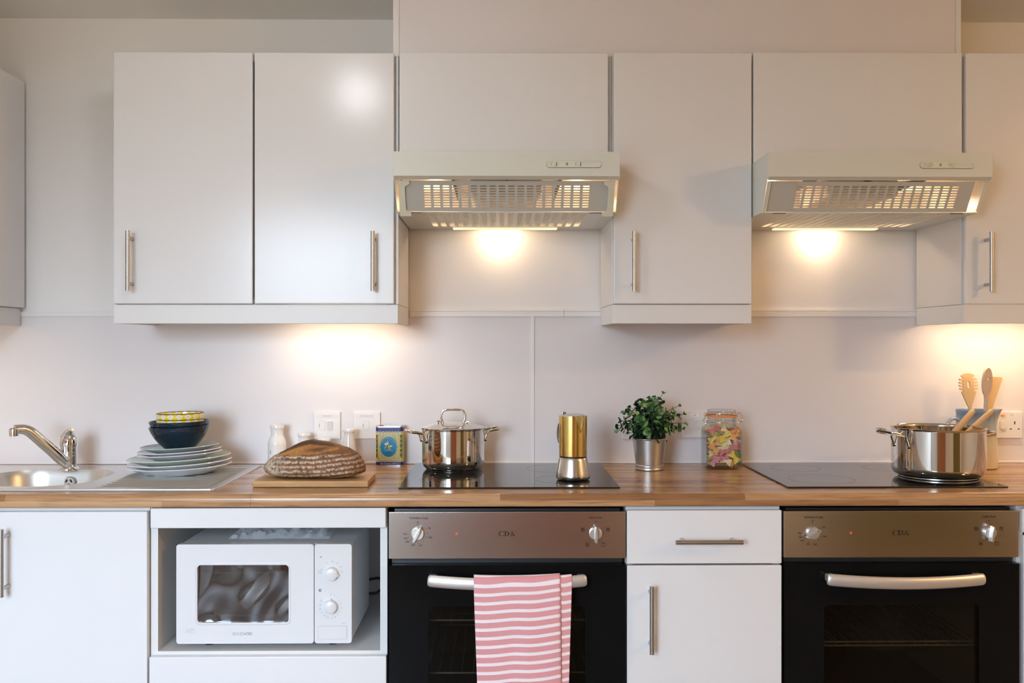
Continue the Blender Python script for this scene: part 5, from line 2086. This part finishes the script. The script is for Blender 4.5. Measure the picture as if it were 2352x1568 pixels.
def fused_switch(label, x0, z0, words, label_w, rocker=True, fx=.020, ink='greyprint'):
    x1, z1 = x0 + .0845, z0 + .0850
    t = thing('fused_switch', label, 'switch', ((x0 + x1) / 2, -0.004, z0), 'white switch plates on the splashback')
    plate_box(t, x0, x1, z0, z1)
    yf = -0.0126
    bm = B()
    flat(bm, [rr(x0 + fx, x0 + fx + .0165, z0 + .029, z0 + .056, .0025, 3)], XZ(yf), .0007); obj('fuse_cover', bm, M['socket'], t)
    bm = B()
    p = rr(x0 + fx - .0006, x0 + fx + .0171, z0 + .0284, z0 + .0566, .003, 3)
    for (a, b) in zip(p, p[1:] + p[:1]):
        stroke(bm, [a, b], .0005, yf - .0001)
    obj('fuse_outline', bm, M['faint'], t)
    bm = B(); dec(bm, [(x0 + fx - .003, z0 + .038), (x0 + fx - .0012, z0 + .038), (x0 + fx - .0012, z0 + .047), (x0 + fx - .003, z0 + .047)], yf - .0002); obj('fuse_slot', bm, M['greyprint'], t)
    if rocker:
        bm = B()
        xa, xb = x0 + fx + .0235, x0 + fx + .0405
        prf = [(yf + .001, z0 + .0275), (yf - .0016, z0 + .0285), (yf - .0046, z0 + .0555), (yf - .0005, z0 + .0565)]
        A = ring(bm, [(xa, y, z) for (y, z) in prf]); C = ring(bm, [(xb, y, z) for (y, z) in prf])
        bridge(bm, A, C); bm.faces.new(A); bm.faces.new(C)
        obj('rocker', bm, M['socket'], t)
    screw(t, x0 + .012, z0 + .0425); screw(t, x1 - .012, z0 + .0425)
    if words:
        lx = (x0 + x1) / 2
        bm = B(); box(bm, lx - label_w / 2, lx + label_w / 2, yf - .0004, yf, z0 + .0665, z0 + .0775); s_ = obj('name_label', bm, M['label'], t)
        bm = B(); text(bm, words, .0050, lx, z0 + .0720, yf - .0006, width=min(label_w * .66, .0030 * len(words))); obj('lettering', bm, M[ink], s_)
    return t


fused_switch('switch plate labelled for the microwave, left of the sloping white bottle', -0.5860, 0.9893, 'MICROWAVE', .064)
fused_switch('switch plate labelled for the extractor hood, behind the oil tin', -0.4612, 0.9893, 'EXTRACTOR HOOD', .064, rocker=False, fx=.033)
fused_switch('switch plate between the green plant and the pasta jar', 0.5715, 0.9915, 'HOB', .026, ink='print', fx=.022)
fused_switch('switch plate almost hidden behind the green plant', 0.3870, 0.9868, None, .03)

t = thing('cooker_socket', 'cooker switch with a red neon beside a three-pin socket', 'socket', (1.583, -0.004, 0.989))
plate_box(t, 1.511, 1.6565, 0.9893, 1.0735)
yf = -0.0126
bm = B(); flat(bm, [rr(1.5835, 1.6005, 1.0190, 1.0435, .002, 3)], XZ(yf), .0035); obj('rocker', bm, M['socket'], t)
bm = B(); flat(bm, [rr(1.5855, 1.5985, 1.0595, 1.0635, .001, 2)], XZ(yf), .0008); obj('neon', bm, pbr('red_neon', (.8, .12, .02), .3, emit=(1, .15, .03), estr=.6), t)
bm = B()
for (a, b, c, d) in ((1.6290, 1.6325, 1.0330, 1.0430), (1.6150, 1.6215, 1.0170, 1.0200), (1.6400, 1.6465, 1.0170, 1.0200)):
    dec(bm, [(a, c), (b, c), (b, d), (a, d)], yf - .0002)
obj('pin_hole', bm, M['dark'], t)
bm = B(); flat(bm, [rr(1.617, 1.627, 1.0625, 1.0645, .0008, 2)], XZ(yf), .0004); obj('marking', bm, M['faint'], t)

# ------------------------------------------------------------------ microwave in its niche
mx0, mx1, mz0, mz1 = -0.8235, -0.3783, 0.5255, 0.7782
mf, mb = -0.575, -0.243
SH = 0.5085
mw = thing('microwave_oven', 'white dial microwave oven in the open cabinet niche', 'microwave', ((mx0 + mx1) / 2, (mf + mb) / 2, SH))
bm = B()
box(bm, mx0 + .004, mx1 - .001, mf + .022, mb, mz0 + .003, mz1 - .002, .004)
obj('casing', bm, M['mwcase'], mw, smooth=40)
mdx = -0.4735
bm = B()
wx0, wx1, wz0, wz1 = -0.7706, -0.5386, 0.5785, 0.7255
flat(bm, [rr(mx0, mdx - .0012, mz0, mz1, .007, 5), rr(wx0, wx1, wz0, wz1, .009, 5)], XZ(mf + .021), .021)
dr = obj('door', bm, M['mw'], mw)
bm = B()
ins = rr(wx0, wx1, wz0, wz1, .009, 5); ino = rr(wx0 - .006, wx1 + .006, wz0 - .006, wz1 + .006, .012, 5)
bridge(bm, ring(bm, [(x, mf + .004, z) for (x, z) in ins]), ring(bm, [(x, mf - .0012, z) for (x, z) in [((a[0] + b[0]) / 2, (a[1] + b[1]) / 2) for a, b in zip(ins, ino)]]))
bridge(bm, ring(bm, [(x, mf - .0012, z) for (x, z) in [((a[0] + b[0]) / 2, (a[1] + b[1]) / 2) for a, b in zip(ins, ino)]]), ring(bm, [(x, mf - .0001, z) for (x, z) in ino]))
obj('window_surround', bm, M['mw'], dr, smooth=50)
# rippled protective film over the door glass
bm = B()
nx_, nz_ = 90, 60
g_ = []
for j in range(nz_ + 1):
    row = []
    for i in range(nx_ + 1):
        x = wx0 - .002 + (wx1 - wx0 + .004) * i / nx_
        z = wz0 - .002 + (wz1 - wz0 + .004) * j / nz_
        h = .0021 * math.sin(x * 44 + 1.6 * math.sin(z * 34)) + .0011 * math.sin(x * 76 - z * 40 + 1.0) + .0012 * math.sin(z * 50 + x * 22)
        row.append(bm.verts.new((x, mf + .008 + h, z)))
    g_.append(row)
for j in range(nz_):
    for i in range(nx_):
        bm.faces.new((g_[j][i], g_[j][i + 1], g_[j + 1][i + 1], g_[j + 1][i]))
obj('window', bm, M['mwwin'], dr, smooth=80)
# dot screen rows showing through at the window's upper and lower edge
bm = B()
for zz_ in (.7070, .7040, .5985, .5955):
    for k in range(72):
        xx = wx0 + .012 + k * .0029
        if xx > wx1 - .008:
            break
        dec(bm, [(xx + .0006 * math.cos(R(90 * q)), zz_ + .0006 * math.sin(R(90 * q))) for q in range(4)], mf + .0035)
o = obj('screen_dots', bm, pbr('screen_dot', (.16, .15, .16), .5), dr)
o['kind'] = 'stuff'
bm = B()
y = mf - .0003
cx_, cz_, h = -0.6548, .5507, .0060
L = .0078
xx = cx_ - .0245
stroke(bm, [(xx, cz_ + h / 2), (xx, cz_ - h / 2), (xx + .003, cz_ - h / 2)] + [(xx + .003 + .003 * math.cos(R(a)), cz_ + h / 2 * math.sin(R(a))) for a in (-90, -50, 0, 50, 90)] + [(xx, cz_ + h / 2)], .0008, y)
xx += L + .0005
stroke(bm, [(xx, cz_ - h / 2), (xx + .0033, cz_ + h / 2), (xx + .0066, cz_ - h / 2)], .0008, y)
xx += L + .0008
for dz in (-h / 2, 0, h / 2):
    stroke(bm, [(xx + .0003, cz_ + dz), (xx + .0055, cz_ + dz)], .0008, y)
xx += L - .0005
stroke(bm, [(xx, cz_ + h / 2), (xx + .0033, cz_ - h / 2)], .0008, y)
stroke(bm, [(xx + .0030, cz_ + h / 2), (xx + .0054, cz_ - h / 2), (xx + .0090, cz_ + h / 2)], .0008, y)
xx += .0125
for q in range(2):
    p = ell(xx, cz_, .0033, h / 2, 18); stroke(bm, p + [p[0]], .0008, y); xx += .0078
obj('lettering', bm, M['blueprint'], dr)
bm = B()
p = [(-0.7985, .5530), (-0.7785, .5530), (-0.7785, .5635), (-0.7985, .5635), (-0.7985, .5530)]
stroke(bm, p, .0004, y); stroke(bm, [(-0.7865, .5530), (-0.7865, .5635)], .0004, y)
for k in range(3):
    stroke(bm, [(-0.7965, .5610 - .0025 * k), (-0.7885, .5610 - .0025 * k)], .0004, y)
stroke(bm, [(-0.7855, .5610), (-0.7795, .5610)], .0008, y)
obj('rating_mark', bm, M['greyprint'], dr)
bm = B()
flat(bm, [rr(mdx + .0008, mx1, mz0, mz1, .007, 5)], XZ(mf + .021), .021)
cp = obj('control_panel', bm, M['mw'], mw)
for (kx, kz, ang) in ((-0.4292, .7030, 100), (-0.4312, .6195, 0)):
    bm = B()
    rgs = []
    for (r, d_) in ((0, -.0145), (.0125, -.0145), (.0160, -.0125), (.0172, -.004), (.0178, 0)):
        if r == 0:
            rgs.append([bm.verts.new((kx, mf + d_, kz))])
        else:
            rgs.append(ring(bm, [(kx + r * math.cos(2 * PI * i / 36), mf + d_, kz + r * math.sin(2 * PI * i / 36)) for i in range(36)]))
    for i in range(36):
        bm.faces.new((rgs[0][0], rgs[1][i], rgs[1][(i + 1) % 36]))
    for k in range(1, 4):
        bridge(bm, rgs[k], rgs[k + 1])
    c, s = math.cos(R(ang)), math.sin(R(ang))
    P_ = lambda u, v: (kx + u * c + v * s, kz - u * s + v * c)
    tri = [P_(-.0035, .0150), P_(0, .0205), P_(.0035, .0150)]
    flat(bm, [tri], XZ(mf - .002), .010)
    obj('dial', bm, M['mw'], cp, smooth=45)
bm = B()
y = mf - .0003
kx, kz = -0.4312, .6195
for k, s_ in enumerate(['0', '1', '2', '3', '4', '5', '6', '7', '8', '9', '10', '15', '20', '25', '30', '35']):
    a = R(90 - 19.5 * k - (4 if k > 9 else 0))
    text(bm, s_, .0055, kx + .0275 * math.cos(a), kz + .030 * math.sin(a), y, 0, width=(.0009 if s_ == '1' else .0022 * len(s_)))
    p = (kx + .0225 * math.cos(a), kz + .0245 * math.sin(a))
    stroke(bm, [(p[0] - .0003, p[1]), (p[0] + .0003, p[1])], .0006, y)
kx, kz = -0.4292, .7030
for a in (160, 118, 85, 58, 33, 8):
    p = (kx + .0270 * math.cos(R(a)), kz + .0300 * math.sin(R(a)))
    stroke(bm, [(p[0] - .0038, p[1]), (p[0] + .0038, p[1])], .0006, y, 1 if a == 118 else 0)
    stroke(bm, [(p[0] - .0005, p[1] + .0022), (p[0] + .0005, p[1] + .0022)], .0012, y, 1 if a == 118 else 0)
p = [(-0.4625, .7040), (-0.4545, .7040), (-0.4545, .7105), (-0.4625, .7105), (-0.4625, .7040)]
stroke(bm, p, .0006, y); stroke(bm, [(-0.4600, .7072), (-0.4570, .7072)], .0012, y)
dec(bm, [(-0.4610, .7440), (-0.4545, .7440), (-0.4545, .7478)], y, 2)
dec(bm, ell(-0.4588, .6608, .0037, .0040, 18), y, 2)
stroke(bm, [(-0.4588, .6635), (-0.4588, .6608), (-0.4565, .6608)], .0007, y - .0001, 3)
stroke(bm, [(-0.4040, .5765), (-0.3950, .5765)], .0008, y)
obj('markings', bm, [M['greyprint'], pbr('red_print', (.8, .3, .2), .5), M['blueprint'], M['label']], cp)
bm = B()
flat(bm, [rr(-0.4630, -0.3905, .5365, .5690, .003, 4)], XZ(mf), .0012)
obj('door_button', bm, M['mw'], cp)
bm = B()
p = rr(-0.4636, -0.3899, .5359, .5696, .0034, 4)
for (a, b) in zip(p, p[1:] + p[:1]):
    stroke(bm, [a, b], .0006, y)
obj('button_outline', bm, M['faint'], cp)
for (fx, fy) in ((-0.755, -0.52), (-0.435, -0.52), (-0.755, -0.28), (-0.435, -0.28)):
    bm = B(); lathe(bm, [(0, 0), (.012, 0), (.013, .005), (.011, .0195), (0, .0195)], (fx, fy, SH + .0004), 20); obj('foot', bm, M['black'], mw, smooth=40)
bm = B()
tube(bm, [(-0.395, -0.243, .60), (-0.385, -0.215, .598), (-0.360, -0.190, .596), (-0.345, -0.190, .588), (-0.343, -0.205, .575), (-0.360, -0.222, .562), (-0.385, -0.225, .560)], .0042, 10, sub=5)
obj('power_cord', bm, M['cord'], mw, smooth=60)

# crumpled clear film lying on the microwave
bm = B()
rf = random.Random(5)
nx_, ny_ = 46, 18
g_ = []
for j in range(ny_ + 1):
    row = []
    for i in range(nx_ + 1):
        u, v = i / nx_, j / ny_
        x = -0.7065 + .262 * u + .004 * mnoise.noise(Vector((u * 6, v * 6, 1)))
        y = -0.520 + .155 * v + .008 * mnoise.noise(Vector((u * 5, v * 3, 7)))
        edge = min(u, 1 - u, v, 1 - v)
        h = abs(mnoise.noise(Vector((u * 7, v * 5, 3)))) * .030 + abs(mnoise.noise(Vector((u * 19, v * 11, 9)))) * .010
        z = mz1 + .0015 + h * min(1, edge * 9 + .12) + .016 * math.sin(PI * v) * (.5 + .5 * math.sin(PI * u))
        row.append(bm.verts.new((x, y, min(z, .8225))))
    g_.append(row)
for j in range(ny_):
    for i in range(nx_):
        bm.faces.new((g_[j][i], g_[j][i + 1], g_[j + 1][i + 1], g_[j + 1][i]))
tag(obj('plastic_bag', bm, M['film'], None, smooth=25), 'crumpled clear plastic bag lying on top of the microwave', 'bag')

# ------------------------------------------------------------------ towel over the left oven's handle
bm = B()
uvl = bm.loops.layers.uv.verify()


def bar_at(x):
    q = 2 * (x - (-0.1807)) / (0.2168 + 0.1807) - 1
    return -0.628 - .016 * (1 - q * q), 0.6975 - .0065 * (1 - q * q)


def sheet(xl, xr, off, drop, back, skew, inset, wave):
    """cloth from behind the bar, over it and down the front; inset narrows it towards the hem"""
    NX = 36
    path = []                                   # (dy, dz, s) relative to the bar
    ry, rz = .0105 + off, .0175 + off
    s = 0
    path.append((ry, -back, -back - .03))
    nb = 6
    for k in range(1, nb):
        path.append((ry, -back * (1 - k / nb), -back * (1 - k / nb) - .03))
    for k in range(9):
        a = PI * k / 8
        path.append((ry * math.cos(a), rz * math.sin(a), -.030 + .030 * k / 8 if k < 4 else (k - 4) * .006))
    nf = 44
    for k in range(1, nf + 1):
        path.append((-ry, -drop * k / nf, .024 + drop * k / nf))
    g = []
    for (dy, dz, ss) in path:
        row = []
        for i in range(NX + 1):
            u = i / NX
            f = max(0, -dz) / drop
            x = xl + (xr - xl) * u + (inset[0] * (1 - u) + inset[1] * u) * f
            by, bz = bar_at(x)
            yy = by + dy
            if dy < 0 and dz < 0:
                yy += -.003 * f * wave - (.0016 + .0016 * math.sin(u * 9 + 1.2) + .0009 * math.sin(u * 21 + f * 3)) * min(1, f * 3) * wave
            zz = bz + dz
            row.append((bm.verts.new((x, yy, zz)), (x - xl, -(ss) + skew * u * (1 if dz <= 0 else .6) + .0012 * math.sin(u * 11))))
        g.append(row)
    for a in range(len(g) - 1):
        for i in range(NX):
            q = (g[a][i], g[a][i + 1], g[a + 1][i + 1], g[a + 1][i])
            f = bm.faces.new([w[0] for w in q])
            for lp, w in zip(f.loops, q):
                lp[uvl].uv = w[1]


sheet(-0.0652, 0.1490, .0052, .33, .20, -.0085, (.012, .003), 1.0)
sheet(0.1050, 0.1783, .0008, .34, .19, .0035, (.0, -.010), 0.0)
o = obj('tea_towel', bm, M['towel'], None, smooth=70)
tag(o, 'red and white striped herringbone tea towel hanging on the oven handle', 'towel')
mod_solid(o, .0016, 0)

# ------------------------------------------------------------------ ceiling lamp behind the camera's view, mirrored in the gloss door
t = thing('ceiling_lamp', 'round white globe ceiling lamp in front of the cabinets', 'lamp', (-0.53, -1.2, CEIL))
bm = B(); lathe(bm, [(0, 0), (.12, 0), (.12, -.018), (.105, -.020)], (-0.53, -1.2, CEIL), 40); obj('base', bm, M['trim'], t, smooth=40)
bm = B(); lathe(bm, [(.045, -.019)] + [(.078 * math.sin(R(a)), -.084 + .078 * math.cos(R(a))) for a in range(40, 180, 10)] + [(0, -.162)], (-0.53, -1.2, CEIL), 40); obj('dome', bm, M['dome'], t, smooth=60)
t = thing('ceiling_lamp', 'warm round dome ceiling lamp further into the room on the right', 'lamp', (3.0, -2.3, CEIL))
bm = B(); lathe(bm, [(0, 0), (.15, 0), (.15, -.018), (.135, -.020)], (3.0, -2.3, CEIL), 40); obj('base', bm, M['trim'], t, smooth=40)
bm = B(); lathe(bm, [(.135, -.018), (.13, -.035), (.095, -.060), (.05, -.072), (0, -.076)], (3.0, -2.3, CEIL), 40); obj('dome', bm, emission('warm_dome', (1.0, .60, .24), P_WARM), t, smooth=60)
